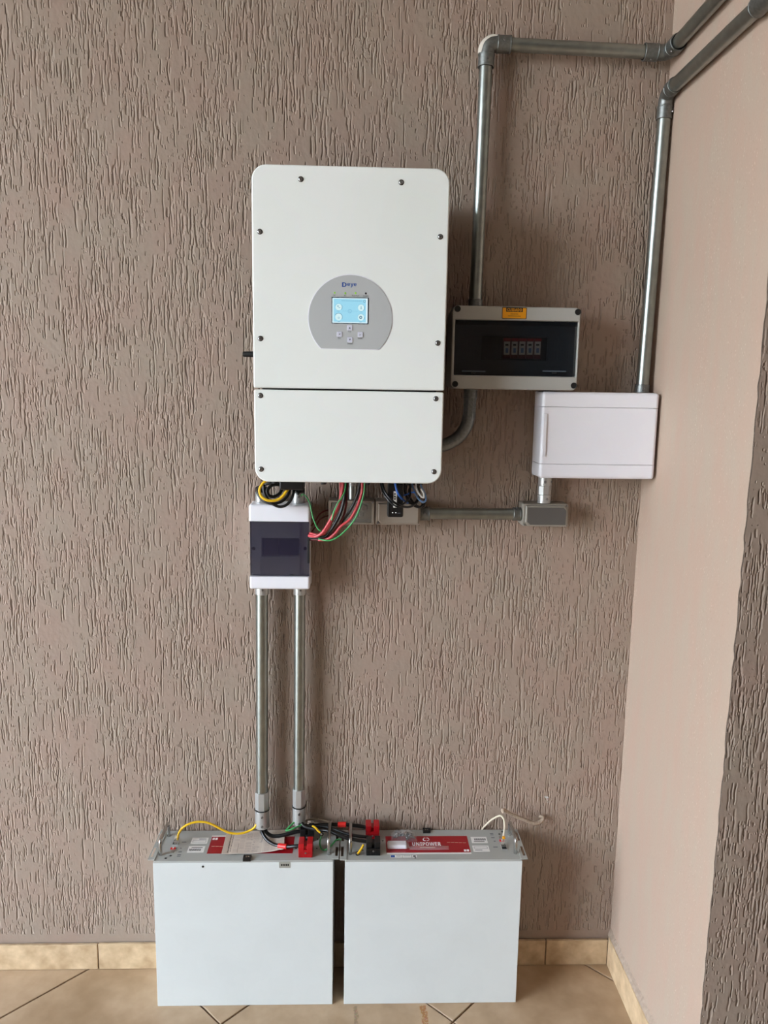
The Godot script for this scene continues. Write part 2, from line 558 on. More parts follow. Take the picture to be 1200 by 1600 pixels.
# ---------------------------------------------------------------- the setting
func build_setting() -> void:
	begin()
	var LX := -4.2; var RX := 1.9; var BZ := 5.4; var CH := 3.45
	var OZ0 := 1.2; var OZ1 := 4.3   # the wide opening to the yard in the left wall
	# back wall: textured face at z = 0, thick box behind
	O = Vector3(-0.8, 0, 0)
	quad(Vector3(LX, 0, 0), Vector3(XR, 0, 0), Vector3(XR, CH, 0), Vector3(LX, CH, 0), Vector3.BACK, [Vector2((LX + 1.15) / 1.9, 1), Vector2((XR + 1.15) / 1.9, 1), Vector2((XR + 1.15) / 1.9, 1 - CH / 2.6), Vector2((LX + 1.15) / 1.9, 1 - CH / 2.6)])
	bx(LX, -0.1, -0.2, XR + 0.1, CH, -0.0005, 0.0)
	structure("wall_back", M.plaster, "mauve brown plaster wall with vertically raked texture")
	# right wall: smooth reveal
	O = Vector3(XR, 0, ZE / 2)
	quad(Vector3(XR, 0, 0), Vector3(XR, 0, ZE), Vector3(XR, CH, ZE), Vector3(XR, CH, 0), Vector3.LEFT, [Vector2(0, 1), Vector2(ZE / 0.6, 1), Vector2(ZE / 0.6, 1 - CH / 2.6), Vector2(0, 1 - CH / 2.6)])
	bx(XR + 0.0005, -0.1, 0.0, XR + 0.1, CH, ZE - 0.001, 0.0)
	structure("wall_right", M.smooth, "smooth lighter plaster return of the right wall")
	# return facing the room, its plaster coat ending in an uneven edge
	O = Vector3(XR, 0, ZE)
	var n := 160
	var ex := []
	for i in n + 1:
		ex.append(XR - 0.0015 + rng.randf_range(-0.0016, 0.0016))
	for i in n:
		var y0 := CH * i / n; var y1 := CH * (i + 1) / n
		var uv := func(x, y): return Vector2((x + 0.31) / 1.9, 1 - y / 2.6)
		quad(Vector3(ex[i], y0, ZE + 0.004), Vector3(RX, y0, ZE + 0.004), Vector3(RX, y1, ZE + 0.004), Vector3(ex[i + 1], y1, ZE + 0.004), Vector3.BACK, [uv.call(ex[i], y0), uv.call(RX, y0), uv.call(RX, y1), uv.call(ex[i + 1], y1)])
		quad(Vector3(ex[i], y0, ZE - 0.001), Vector3(ex[i], y0, ZE + 0.004), Vector3(ex[i + 1], y1, ZE + 0.004), Vector3(ex[i + 1], y1, ZE - 0.001), Vector3.LEFT)
	bx(XR + 0.002, -0.1, ZE - 0.2, RX, CH, ZE + 0.003, 0.0)
	structure("wall_return", M.plaster, "textured plaster wall end facing the room")
	# rest of the room, out of the picture
	O = Vector3(RX, 0, 2.5)
	bx(RX, -0.1, ZE, RX + 0.2, CH, BZ, 0.0)
	structure("wall_side", M.plain_wall)
	O = Vector3(0, 0, BZ)
	bx(LX, -0.1, BZ, RX + 0.2, CH, BZ + 0.2, 0.0)
	structure("wall_rear", M.plain_wall)
	O = Vector3(LX, 0, 3.2)
	bx(LX - 0.2, -0.1, OZ1, LX, CH, BZ, 0.0)
	bx(LX - 0.2, -0.1, -0.2, LX, CH, OZ0, 0.0)
	structure("wall_left", M.plain_wall)
	O = Vector3(0, CH, 2)
	bx(LX - 0.15, CH, -0.2, RX + 0.2, CH + 0.2, BZ + 0.2, 0.0)
	structure("ceiling", M.ceiling)
	O = Vector3(-8, -0.12, 2)
	bx(-26.0, -0.3, -14.0, LX, -0.1, 20.0, 0.0)
	structure("floor_yard", M.concrete)
	# floor with diagonal tiles
	O = Vector3(0, 0, 2)
	bx(LX, -0.1, -0.01, RX, -0.0045, BZ, 0.0)
	var floor_node := structure("floor", M.grout, "floor of beige ceramic tiles laid diagonally")
	var room := PackedVector2Array([Vector2(LX, 0.002), Vector2(XR - 0.001, 0.002), Vector2(XR - 0.001, ZE + 0.005), Vector2(RX, ZE + 0.005), Vector2(RX, BZ), Vector2(LX, BZ)])
	var d := 0.2965   # half diagonal
	var g := 0.0032
	var flat := Transform3D(Basis(Vector3.RIGHT, Vector3.BACK, Vector3.DOWN), Vector3.ZERO)   # outline y becomes z, depth goes down
	for a in range(-16, 15):
		for b in range(-14, 20):
			if (a + b) % 2 != 0: continue
			var c := Vector2(-0.335 + a * d, 0.204 + d + b * d)
			if c.x < LX - d or c.x > RX + d or c.y < -d or c.y > BZ + d: continue
			var dia := PackedVector2Array([c + Vector2(d - g, 0), c + Vector2(0, d - g), c + Vector2(-d + g, 0), c + Vector2(0, -d + g)])
			for q in Geometry2D.intersect_polygons(dia, room):
				if q.size() < 3: continue
				var pts := []
				for p in q: pts.append(p)
				if Geometry2D.is_polygon_clockwise(q): pts.reverse()
				tile(pts)
				part("tile", M.tile, floor_node)
	# skirting tiles
	O = Vector3(0, 0, 0.006)
	bx(LX, 0, 0, XR, 0.066, 0.006, 0.0)
	var bb := structure("baseboard_back", M.grout, "beige ceramic skirting along the textured wall")
	for k in range(-10, 4):
		var x0 := 0.128 + 0.4155 * k
		var x1 := minf(x0 + 0.4125, XR - 0.0095)
		if x0 < LX or x1 - x0 < 0.02: continue
		bx(x0, 0.0008, 0.003, x1, 0.0765 + rng.randf_range(-0.001, 0.001), 0.012, 0.0016)
		part("skirting_tile", M.skirting, bb)
	O = Vector3(XR, 0, 0.2)
	bx(XR - 0.005, 0, 0.0125, XR, 0.075, ZE, 0.0)
	var br := structure("baseboard_right", M.grout, "beige ceramic skirting along the smooth wall")
	for k in 2:
		var z0 := 0.0125 + 0.4155 * k
		bx(XR - 0.0095, 0.0008, z0, XR - 0.003, 0.088, minf(z0 + 0.4125, ZE), 0.0016)
		part("skirting_tile", M.skirting, br)
	# rough cement left above the skirting of the right wall, and a thin smear in the corner of the back wall
	var m := 70
	var prev := []
	for i in m + 1:
		var z := 0.001 + (ZE - 0.002) * i / m
		var top := 0.108 + rng.randf_range(-0.004, 0.004)
		prev.append([Vector3(XR - 0.0075 + rng.randf_range(-0.001, 0.001), 0.0865, z), Vector3(XR - 0.0045 + rng.randf_range(-0.0012, 0.0012), 0.099 + rng.randf_range(-0.002, 0.002), z), Vector3(XR + 0.0005, top, z)])
	O = Vector3(XR, 0.09, 0.2)
	for i in m:
		for k in 2:
			var A: Vector3 = prev[i][k]; var B: Vector3 = prev[i + 1][k]; var C: Vector3 = prev[i + 1][k + 1]; var D: Vector3 = prev[i][k + 1]
			var nn := (B - A).cross(D - A).normalized()
			if nn.x > 0: nn = -nn
			quad(A, B, C, D, nn)
	structure("trim_1", M.cement, "rough cement fillet above the skirting of the smooth wall")

func tile(pts: Array) -> void:   # a floor tile whose top lies at y = 0
	var o := pg(pts)
	var n := o.size()
	var uv := func(p): return Vector2((p.x + 1.2) / 2.4, p.z / 2.4)
	var mid := Vector3.ZERO
	for e in o: mid += Vector3(e[0].x, 0, e[0].y) / n
	for i in n:
		var e = o[i]; var f = o[(i + 1) % n]
		var a0 := Vector3(e[0].x, -0.004, e[0].y); var b0 := Vector3(f[0].x, -0.004, f[0].y)
		var a1 := Vector3(e[0].x, -0.0012, e[0].y); var b1 := Vector3(f[0].x, -0.0012, f[0].y)
		var a2 := Vector3(e[0].x - e[2].x * 0.0012, 0, e[0].y - e[2].y * 0.0012); var b2 := Vector3(f[0].x - f[2].x * 0.0012, 0, f[0].y - f[2].y * 0.0012)
		var nn := Vector3(e[1].x + f[1].x, 0, e[1].y + f[1].y).normalized()
		quad(a0, b0, b1, a1, nn, [uv.call(a0), uv.call(b0), uv.call(b1), uv.call(a1)])
		quad(a1, b1, b2, a2, (nn + Vector3.UP).normalized(), [uv.call(a1), uv.call(b1), uv.call(b2), uv.call(a2)])
		tri(mid, a2, b2, Vector3.UP, Vector3.UP, Vector3.UP, uv.call(mid), uv.call(a2), uv.call(b2))


# ---------------------------------------------------------------- the inverter
func build_inverter() -> void:
	var t := thing("solar_inverter", "large white wall-mounted solar inverter with round grey display panel", "inverter", Vector3(-0.022, 1.393, 0.0))
	var x0 := -0.2305; var x1 := 0.187; var y0 := 1.393; var y1 := 2.061; var ys := 1.5975
	ext(rr(x0 + 0.012, y0 + 0.012, x1 - 0.012, y1 - 0.012, 0.022, 5), 0.062, 0.178, 0.002, 0.002)
	part("housing", M.case, t, "dark grey metal housing")
	bx(-0.15, 1.66, 0.0, 0.106, 1.99, 0.0625, 0.002)
	part("mounting_bracket", M.case, t)
	var uo := rr(x0, ys + 0.0018, x1, y1, [0.004, 0.004, 0.031, 0.031], 8)
	ext(uo, 0.176, 0.234, 0.0035, 0.0, Transform3D(), 4)
	var up := part("upper_cover", M.cover, t)
	ext(rr(x0 + 0.0008, y0, x1 - 0.0008, ys - 0.0018, [0.031, 0.031, 0.004, 0.004], 8), 0.176, 0.234, 0.0035, 0.0, Transform3D(), 4)
	var low := part("lower_cover", M.cover, t)
	for s in [[470, 280], [627, 285], [406, 362], [688, 370], [407, 529], [684, 536], [407, 618], [681, 623], [408, 733], [678, 737]]:
		var p := pz(s[0], s[1], 0.234)
		lathe(p, Vector3.BACK, [[0.0058, -0.001], [0.0058, 0.0006], [0.0044, 0.0006]], 16)
		var host := up if s[1] < 600 else low
		part("washer", M.rubber, host)
		lathe(p, Vector3.BACK, [[0.0045, -0.001], [0.0045, 0.0014], [0.0034, 0.0021], [0.0022, 0.0022], [0.0018, 0.0006], [0, 0.0006]], 14)
		part("screw", M.screw, host)
	# display panel: disc with its lower end cut off
	var c := Vector2(-0.0206, 1.7505)
	var cut := asin(-0.0648 / 0.0902)
	ext(circ(c.x, c.y, 0.0920, 56, cut, PI - cut), 0.233, 0.2343, 0.0005)
	part("panel_rim", M.white, t)
	ext(circ(c.x, c.y, 0.0902, 56, cut, PI - cut), 0.233, 0.2351, 0.0004)
	var dp := part("display_panel", M.display, t, "grey keypad panel of the display")
	ext(rr(-0.0612, 1.7388, 0.0184, 1.7943, 0.0012), 0.234, 0.2356, 0.0003)
	var bz := part("screen_bezel", M.bezel, dp)
	ext(rr(-0.0597, 1.7402, 0.0163, 1.7927, 0.001), 0.2355, 0.23575, 0.0)
	part("screen", screen_material(), dp, "lit pale blue screen with gauges")
	for e in [[523, 457.5, "DC"], [539.5, 458, "AC"], [555.5, 458, "Normal"], [571.5, 458.5, "Alarm"]]:
		var p := pz(e[0], e[1], 0.2351)
		lathe(p, Vector3.BACK, [[0.0020, 0], [0.0020, 0.0006], [0.0014, 0.0010], [0, 0.0012]], 12)
		part("indicator_light", M.led if e[2] != "Alarm" else M.led_off, dp)
		text(e[2], 0.0021, M.ink, p + Vector3(0, -0.0052, 0.0001), dp)
	for e in [[546.5, 512.2, "Up", 0], [530.5, 522.2, "Esc", 1], [563, 522.7, "Enter", 2], [546.8, 531, "Down", 3]]:
		var p := pz(e[0], e[1], 0.2351)
		ext(rr(p.x - 0.0057, p.y - 0.0057, p.x + 0.0057, p.y + 0.0057, 0.0014), 0.2345, 0.2365, 0.0008)
		var b := part("button", M.button, dp)
		match e[3]:
			0: ext(pg([Vector2(p.x - 0.002, p.y - 0.002), Vector2(p.x + 0.002, p.y - 0.002), Vector2(p.x, p.y + 0.002)]), 0.2365, 0.2367)
			1: ext(pg([Vector2(p.x - 0.002, p.y), Vector2(p.x + 0.002, p.y - 0.002), Vector2(p.x + 0.001, p.y), Vector2(p.x + 0.002, p.y + 0.002)]), 0.2365, 0.2367)
			2: ext(pg([Vector2(p.x - 0.0025, p.y - 0.0005), Vector2(p.x - 0.001, p.y - 0.002), Vector2(p.x + 0.003, p.y + 0.002), Vector2(p.x - 0.0008, p.y - 0.0006)]), 0.2365, 0.2367)
			3: ext(pg([Vector2(p.x, p.y - 0.002), Vector2(p.x + 0.002, p.y + 0.002), Vector2(p.x - 0.002, p.y + 0.002)]), 0.2365, 0.2367)
		part("symbol", M.ink, b)
		text(e[2], 0.0020, M.ink, p + Vector3(0, -0.0081, 0.0001), dp)
	var lp := pz(542, 444.6, 0.2352)
	text("D", 0.0092, M.logo_blue, lp + Vector3(-0.0055, -0.0003, 0), dp, "lettering", Basis(), 0.0098, 700)
	text("eye", 0.0080, M.logo_blue, lp + Vector3(0.0108, -0.0013, 0), dp, "lettering", Basis(), 0.0195, 700)
	# rotary switch on the left side
	var sw := pz(385, 553.5, 0.12)
	lathe(Vector3(-0.216, sw.y, 0.12), Vector3.LEFT, [[0.021, 0], [0.021, 0.010], [0.012, 0.014], [0.011, 0.018], [0.0068, 0.020], [0.0062, 0.052], [0.0045, 0.0535], [0, 0.0535]], 20)
	part("rotary_switch", M.rubber, t, "black rotary switch on the side")
	# fittings under the case
	for u in [[506, 0.0075], [430, 0.009], [575, 0.0055], [640, 0.009], [655, 0.009]]:
		var p := pz(u[0], 752, 0.12)
		lathe(Vector3(p.x, 1.406, 0.12), Vector3.DOWN, [[u[1] + 0.003, 0], [u[1] + 0.003, 0.012], [u[1], 0.014], [u[1], 0.028], [u[1] * 0.7, 0.031], [0, 0.031]], 16)
		part("cable_gland", M.black, t, "black plastic cable gland")
	bx(-0.186, 1.362, 0.085, -0.128, 1.408, 0.135, 0.004)
	part("terminal_cover", M.black, t, "black battery terminal cover under the case")
	# flange of the data socket
	bx(0.069, 1.385, 0.128, 0.109, 1.408, 0.172, 0.003)
	part("socket", M.black, t)

func screen_material() -> StandardMaterial3D:
	var w := 304; var h := 208
	var im := Image.create(w, h, false, Image.FORMAT_RGB8)
	im.fill(Color(0.62, 0.86, 0.95))
	im.fill_rect(Rect2i(0, 0, w, 8), Color(0.86, 0.96, 0.99))
	im.fill_rect(Rect2i(w - 14, 0, 14, h), Color(0.90, 0.97, 0.99))
	im.fill_rect(Rect2i(0, 0, 12, h), Color(0.82, 0.95, 0.97))
	im.fill_rect(Rect2i(0, h - 10, w, 10), Color(0.84, 0.95, 0.99))
	var grey := Color(0.38, 0.50, 0.58)
	var pale := Color(0.84, 0.96, 0.97)
	for gg in [[54, 76, 27, -0.6, 0.7, 0], [54, 158, 29, -2.6, 0.6, 1], [247, 78, 27, -0.4, 0.8, 2], [247, 158, 27, -0.1, 0.6, 3]]:
		disc(im, gg[0], gg[1], 0, gg[2], pale)
		arc(im, gg[0], gg[1], gg[2] + 2, gg[2] + 5, gg[3], gg[4], grey)
		arc(im, gg[0], gg[1], gg[2] + 2, gg[2] + 3.5, -2.9, gg[3], Color(0.50, 0.72, 0.80))
	disc(im, 244, 158, 6, 13, grey)
	disc(im, 150, 108, 13, 16, Color(0.45, 0.68, 0.80))
	disc(im, 150, 108, 0, 4, Color(0.50, 0.72, 0.82))
	disc(im, 275, 24, 8, 11, Color(0.42, 0.55, 0.60))
	disc(im, 48, 68, 0, 6, Color(0.50, 0.65, 0.72))
	im.fill_rect(Rect2i(54, 78, 14, 5), Color(0.50, 0.65, 0.72))
	im.fill_rect(Rect2i(244, 66, 6, 20), Color(0.52, 0.68, 0.74))
	im.fill_rect(Rect2i(239, 86, 16, 3), Color(0.55, 0.70, 0.76))
	disc(im, 56, 164, 5, 8, Color(0.56, 0.72, 0.80))
	for k in 22: im.fill_rect(Rect2i(78 + k * 8, 20, 5, 6), Color(0.46, 0.68, 0.78))
	for q in [[42, 106], [238, 110], [48, 194], [234, 194]]:
		for k in 3: im.fill_rect(Rect2i(q[0] + k * 7, q[1], 5, 6), Color(0.50, 0.70, 0.78))
	im.fill_rect(Rect2i(86, 107, 48, 2), Color(0.52, 0.76, 0.85))
	im.fill_rect(Rect2i(166, 107, 54, 2), Color(0.52, 0.76, 0.85))
	var m := StandardMaterial3D.new()
	var tx := ImageTexture.create_from_image(im)
	m.albedo_color = Color(0.05, 0.06, 0.07)
	m.roughness = 0.15
	m.emission_enabled = true
	m.emission = Color(1, 1, 1)
	m.emission_operator = BaseMaterial3D.EMISSION_OP_MULTIPLY
	m.emission_texture = tx
	m.emission_energy_multiplier = 0.042
	return m

func disc(im: Image, cx: int, cy: int, r0: float, r1: float, c: Color) -> void:
	arc(im, cx, cy, r0, r1, -4.0, 4.0, c)

func arc(im: Image, cx: int, cy: int, r0: float, r1: float, a0: float, a1: float, c: Color) -> void:
	for y in range(cy - int(r1) - 1, cy + int(r1) + 2):
		for x in range(cx - int(r1) - 1, cx + int(r1) + 2):
			var d := Vector2(x - cx, y - cy)
			var a := d.angle()
			if d.length() >= r0 and d.length() <= r1 and a >= a0 and a <= a1 and x >= 0 and y >= 0 and x < im.get_width() and y < im.get_height():
				im.set_pixel(x, y, c)


# ---------------------------------------------------------------- breaker enclosure beside the inverter
func plate_with_hole(outer: Array, hole: Array, z0: float, z1: float, b: float) -> void:
	# ring between two outlines of equal point count; front edge of both rounded by b
	var n := outer.size()
	var rows := [[outer, 0.0, z0, 0.0], [outer, 0.0, z1 - b, 0.0], [outer, b, z1, 1.0], [hole, -b, z1, 1.0], [hole, 0.0, z1 - b, 0.0], [hole, 0.0, z0, 0.0]]
	for j in 5:
		for i in n:
			var q := []
			for w in [[j, i], [j, (i + 1) % n], [j + 1, (i + 1) % n], [j + 1, i]]:
				var rw = rows[w[0]]
				var e = rw[0][w[1]]
				var p: Vector2 = e[0] - e[2] * rw[1]
				var sgn := 1.0 if w[0] < 3 else -1.0
				var nn := Vector3(0, 0, 1) if rw[3] > 0.5 else Vector3(e[1].x * sgn, e[1].y * sgn, 0)
				q.append([Vector3(p.x, p.y, rw[2]), nn])
			quadn(q[0][0], q[1][0], q[2][0], q[3][0], q[0][1], q[1][1], q[2][1], q[3][1])

func build_breaker_box() -> void:
	var t := thing("breaker_enclosure", "grey plastic breaker enclosure with dark smoked window and yellow warning sticker", "electrical box", Vector3(0.3645, 1.604, 0.0))
	var x0 := 0.2145; var x1 := 0.5153; var y0 := 1.6045; var y1 := 1.7955
	ext(rr(x0 + 0.002, y0 + 0.001, x1 - 0.002, y1 - 0.001, 0.014, 5), 0.0, 0.062, 0.001, 0.001)
	part("base", M.box_grey, t)
	var o := rr(x0, y0, x1, y1, 0.012, 5)
	var hole := rr(0.2215, 1.6365, 0.5112, 1.7640, 0.002, 5)
	plate_with_hole(o, hole, 0.0635, 0.110, 0.0025)
	var lid := part("lid", M.box_grey, t)
	# inner mask with the breaker opening and moulded ribs
	var wl := pz(752, 562, 0.083); var wr := pz(857, 527, 0.083)
	plate_with_hole(rr(0.221, 1.636, 0.5115, 1.7645, 0.001, 2), rr(wl.x, wl.y, wr.x, wr.y, 0.001, 2), 0.070, 0.083, 0.0008)
	var mask := part("inner_mask", M.inner_grey, t)
	for k in 7:
		for sx in [[pz(718, 540, 0.083).x, 1.0], [pz(862, 540, 0.083).x, 1.0]]:
			var xx: float = sx[0] + k * 0.0072
			bx(xx, wl.y + 0.004, 0.0825, xx + 0.0035, wr.y - 0.004, 0.0842, 0.0004)
			part("rib", M.inner_grey, mask)
	bx(0.2225, 1.6375, 0.066, 0.5100, 1.7630, 0.0695, 0.0)
	part("back_plate", M.dark_inside, t)
	# five surge arresters
	for k in 5:
		var p := pz(792 + 12.0 * k, 544, 0.084)
		var w := 0.0083
		bx(p.x - w, wl.y - 0.004 + 0.008, 0.0700, p.x + w, wr.y - 0.0035, 0.0835, 0.0008)
		var a := part("surge_arrester", M.red_dark, t, "red plug-in surge arrester with white label")
		bx(p.x - w, p.y + 0.0165, 0.0832, p.x + w, wr.y - 0.0037, 0.0852, 0.0006)
		part("grip", M.red, a)
		bx(p.x - 0.0072, p.y - 0.0155, 0.0834, p.x + 0.0072, p.y + 0.0155, 0.0841, 0.0003)
		var lb := part("label_plate", M.sticker, a)
		bx(p.x - 0.004, p.y + 0.0055, 0.0840, p.x + 0.0035, p.y + 0.0095, 0.08425, 0.0)
		part("print", M.ink_dark, lb)
		bx(p.x - 0.003, p.y - 0.011, 0.0840, p.x + 0.0035, p.y + 0.000, 0.08425, 0.0)
		part("print", M.blue_pale, lb)
	# smoked door
	ext(rr(0.2222, 1.6372, 0.5105, 1.7633, 0.002), 0.100, 0.1035, 0.0008)
	var door := part("door", M.smoke_blue, t, "dark smoked hinged window")
	for u in [740, 866]:
		var p := pz(u, 580, 0.1035)
		bx(p.x - 0.028, p.y - 0.0016, 0.1033, p.x + 0.028, p.y + 0.0014, 0.1052, 0.0006)
		part("finger_grip", M.inner_grey, door)
		bx(p.x - 0.005, p.y - 0.006, 0.1033, p.x + 0.005, p.y - 0.002, 0.1062, 0.0008)
		part("latch", M.black, door)
	bx(0.2225, 1.7525, 0.1034, 0.5102, 1.7632, 0.1052, 0.0008)
	part("hinge_bar", M.smoke_blue, door)
	for s in [[715, 482.5], [903, 487.5], [711, 600], [896.5, 602.5]]:
		var p := pz(s[0], s[1], 0.110)
		lathe(p, Vector3.BACK, [[0.0072, -0.001], [0.0072, 0.0012], [0.0062, 0.0014], [0.0056, 0.0006], [0.002, 0.0006], [0, 0.0004]], 16)
		part("screw_cap", M.rubber, lid)
	# sticker
	var sl := pz(784, 498, 0.110); var sr := pz(823.5, 480.5, 0.110)
	ext(rr(sl.x, sl.y, sr.x, sr.y, 0.002), 0.1099, 0.1103)
	var stk := part("warning_sticker", M.ink_dark, t, "yellow and black warning sticker")
	ext(rr(sl.x + 0.0015, sl.y + 0.0015, sr.x - 0.0015, sr.y - 0.0015, 0.0012), 0.1102, 0.11045)
	part("yellow_field", M.amber, stk)
	var cx := (sl.x + sr.x) / 2
	ext(rr(cx - 0.0195, sr.y - 0.0105, cx + 0.0195, sr.y - 0.001, 0.0003), 0.1104, 0.1106)
	part("black_field", M.ink_dark, stk)
	text("CUIDADO", 0.0062, M.amber, Vector3(cx, sr.y - 0.0058, 0.1106), stk, "lettering", Basis(), 0.034, 700)
	for k in 2:
		bx(cx - 0.009 + k * -0.006, sr.y - 0.0160 - k * 0.0045, 0.1104, cx + 0.009 + k * 0.006, sr.y - 0.0150 - k * 0.0045, 0.1106, 0.0)
		part("print", M.ink_dark, stk)
	# moulded mark below the window
	var mk := pz(801, 599, 0.110)
	lathe(mk, Vector3.BACK, [[0.006, 0], [0.006, 0.0004], [0.0048, 0.0004], [0.0048, 0]], 18)
	bx(mk.x + 0.001, mk.y - 0.0012, 0.1098, mk.x + 0.010, mk.y + 0.0012, 0.1104, 0.0003)
	part("moulded_mark", M.box_grey, lid)


# a box lying against the wall whose section (front corners rounded by r) runs from y0 to y1; lo and hi round its ends
func hood(x0: float, x1: float, y0: float, y1: float, z0: float, z1: float, r: float, lo: float, hi: float) -> void:
	var X := Transform3D(Basis(Vector3.RIGHT, Vector3.FORWARD, Vector3.UP), Vector3.ZERO)   # outline y is -z, extrusion goes up
	ext(rr(x0, -z1, x1, -z0, [r, r, 0.0, 0.0], 5), y0, y1, hi, lo, X, 4)

func build_white_box() -> void:
	var t := thing("distribution_box", "wide glossy white distribution box with plain closed door in the corner", "electrical box", Vector3(0.58, 1.394, 0.0))
	var x0 := 0.4375; var x1 := 0.7205; var y0 := 1.3935; var y1 := 1.6015
	ext(rr(x0 + 0.004, y0 + 0.004, x1 - 0.003, y1 - 0.004, 0.006, 3), 0.0, 0.07, 0.001, 0.001)
	part("base", M.white, t)
	# hood in three fields, each a rounded section drawn upwards
	var ya := 1.4285; var yb := 1.5655
	hood(x0, x1, yb + 0.0005, y1, 0.020, 0.1, 0.008, 0.0, 0.008)
	part("upper_field", M.white, t)
	hood(x0, x1, y0, ya - 0.0005, 0.020, 0.1, 0.008, 0.008, 0.0)
	part("lower_field", M.white, t)
	hood(x0 + 0.0003, x1 - 0.0003, ya + 0.0005, yb - 0.0005, 0.020, 0.0998, 0.008, 0.0, 0.0)
	var d := part("door", M.white, t)
	bx(x0 + 0.0045, 1.447, 0.0965, x0 + 0.0122, 1.549, 0.1036, 0.0008)
	part("pull_tab", M.white, d)


func build_mini_box() -> void:
	var t := thing("small_breaker_box", "small white breaker box with violet smoked door under the inverter", "electrical box", Vector3(-0.191, 1.108, 0.0))
	var x0 := -0.2650; var x1 := -0.1165; var y0 := 1.1085; var y1 := 1.3195
	bx(x0 + 0.003, y0 + 0.003, 0.0, x1 - 0.003, y1 - 0.003, 0.05, 0.003)
	part("base", M.white, t)
	hood(x0, x1, 1.2790, y1, 0.02, 0.09, 0.006, 0.0, 0.006)
	part("upper_field", M.white, t)
	hood(x0, x1, y0, 1.1405, 0.02, 0.09, 0.006, 0.006, 0.0)
	part("lower_field", M.white, t)
	var ya := 1.1412; var yb := 1.2783
	# inner mask: flat flanges and a raised middle with the breaker opening
	var wl := pz(409, 869.5, 0.07); var wr := pz(467.5, 841, 0.07)
	var ml := pz(406, 860, 0.07).x; var mr := pz(469, 860, 0.07).x
	bx(x0 + 0.002, ya, 0.05, ml, yb, 0.066, 0.0008)
	part("mask_flange", M.white, t)
	bx(mr, ya, 0.05, x1 - 0.002, yb, 0.066, 0.0008)
	var fl := part("mask_flange", M.white, t)
	plate_with_hole(rr(ml, ya, mr, yb, 0.0015, 2), rr(wl.x, wl.y, wr.x, wr.y, 0.0012, 2), 0.05, 0.0715, 0.0008)
	part("inner_mask", M.white, t)
	bx(wl.x - 0.004, wl.y - 0.004, 0.0495, wr.x + 0.004, wr.y + 0.004, 0.0525, 0.0)
	part("back_plate", M.dark_inside, t)
	bx(wl.x + 0.005, wl.y + 0.002, 0.0522, wl.x + 0.041, wr.y - 0.002, 0.066, 0.001)
	part("breaker", M.case, t, "dark circuit breaker behind the window")
	for u in [396.5, 477]:
		var p := pz(u, 857, 0.066)
		lathe(p, Vector3.BACK, [[0.0042, -0.001], [0.0042, 0.0009], [0.003, 0.0012], [0.0024, 0.0003], [0, 0.0003]], 14)
		part("screw_plug", M.case, fl)
	ext(rr(x0 + 0.0018, ya + 0.0004, x1 - 0.0022, yb - 0.0004, 0.0015), 0.082, 0.0845, 0.0008)
	bx(x0 + 0.0018, ya + 0.0004, 0.066, x0 + 0.0036, yb - 0.0004, 0.083, 0.0005)
	var door := part("door", M.smoke, t, "violet smoked transparent door")
	var l0 := pz(480.2, 880, 0.0845); var l1 := pz(482.8, 837, 0.0845)
	bx(l0.x, l0.y, 0.076, l1.x + 0.0012, l1.y, 0.0856, 0.0006)
	part("latch", M.rubber, door)
	var nk := pz(456, 897.5, 0.0845)
	bx(nk.x - 0.006, ya + 0.001, 0.0843, nk.x + 0.006, ya + 0.005, 0.0850, 0.0004)
	part("latch", M.rubber, door)


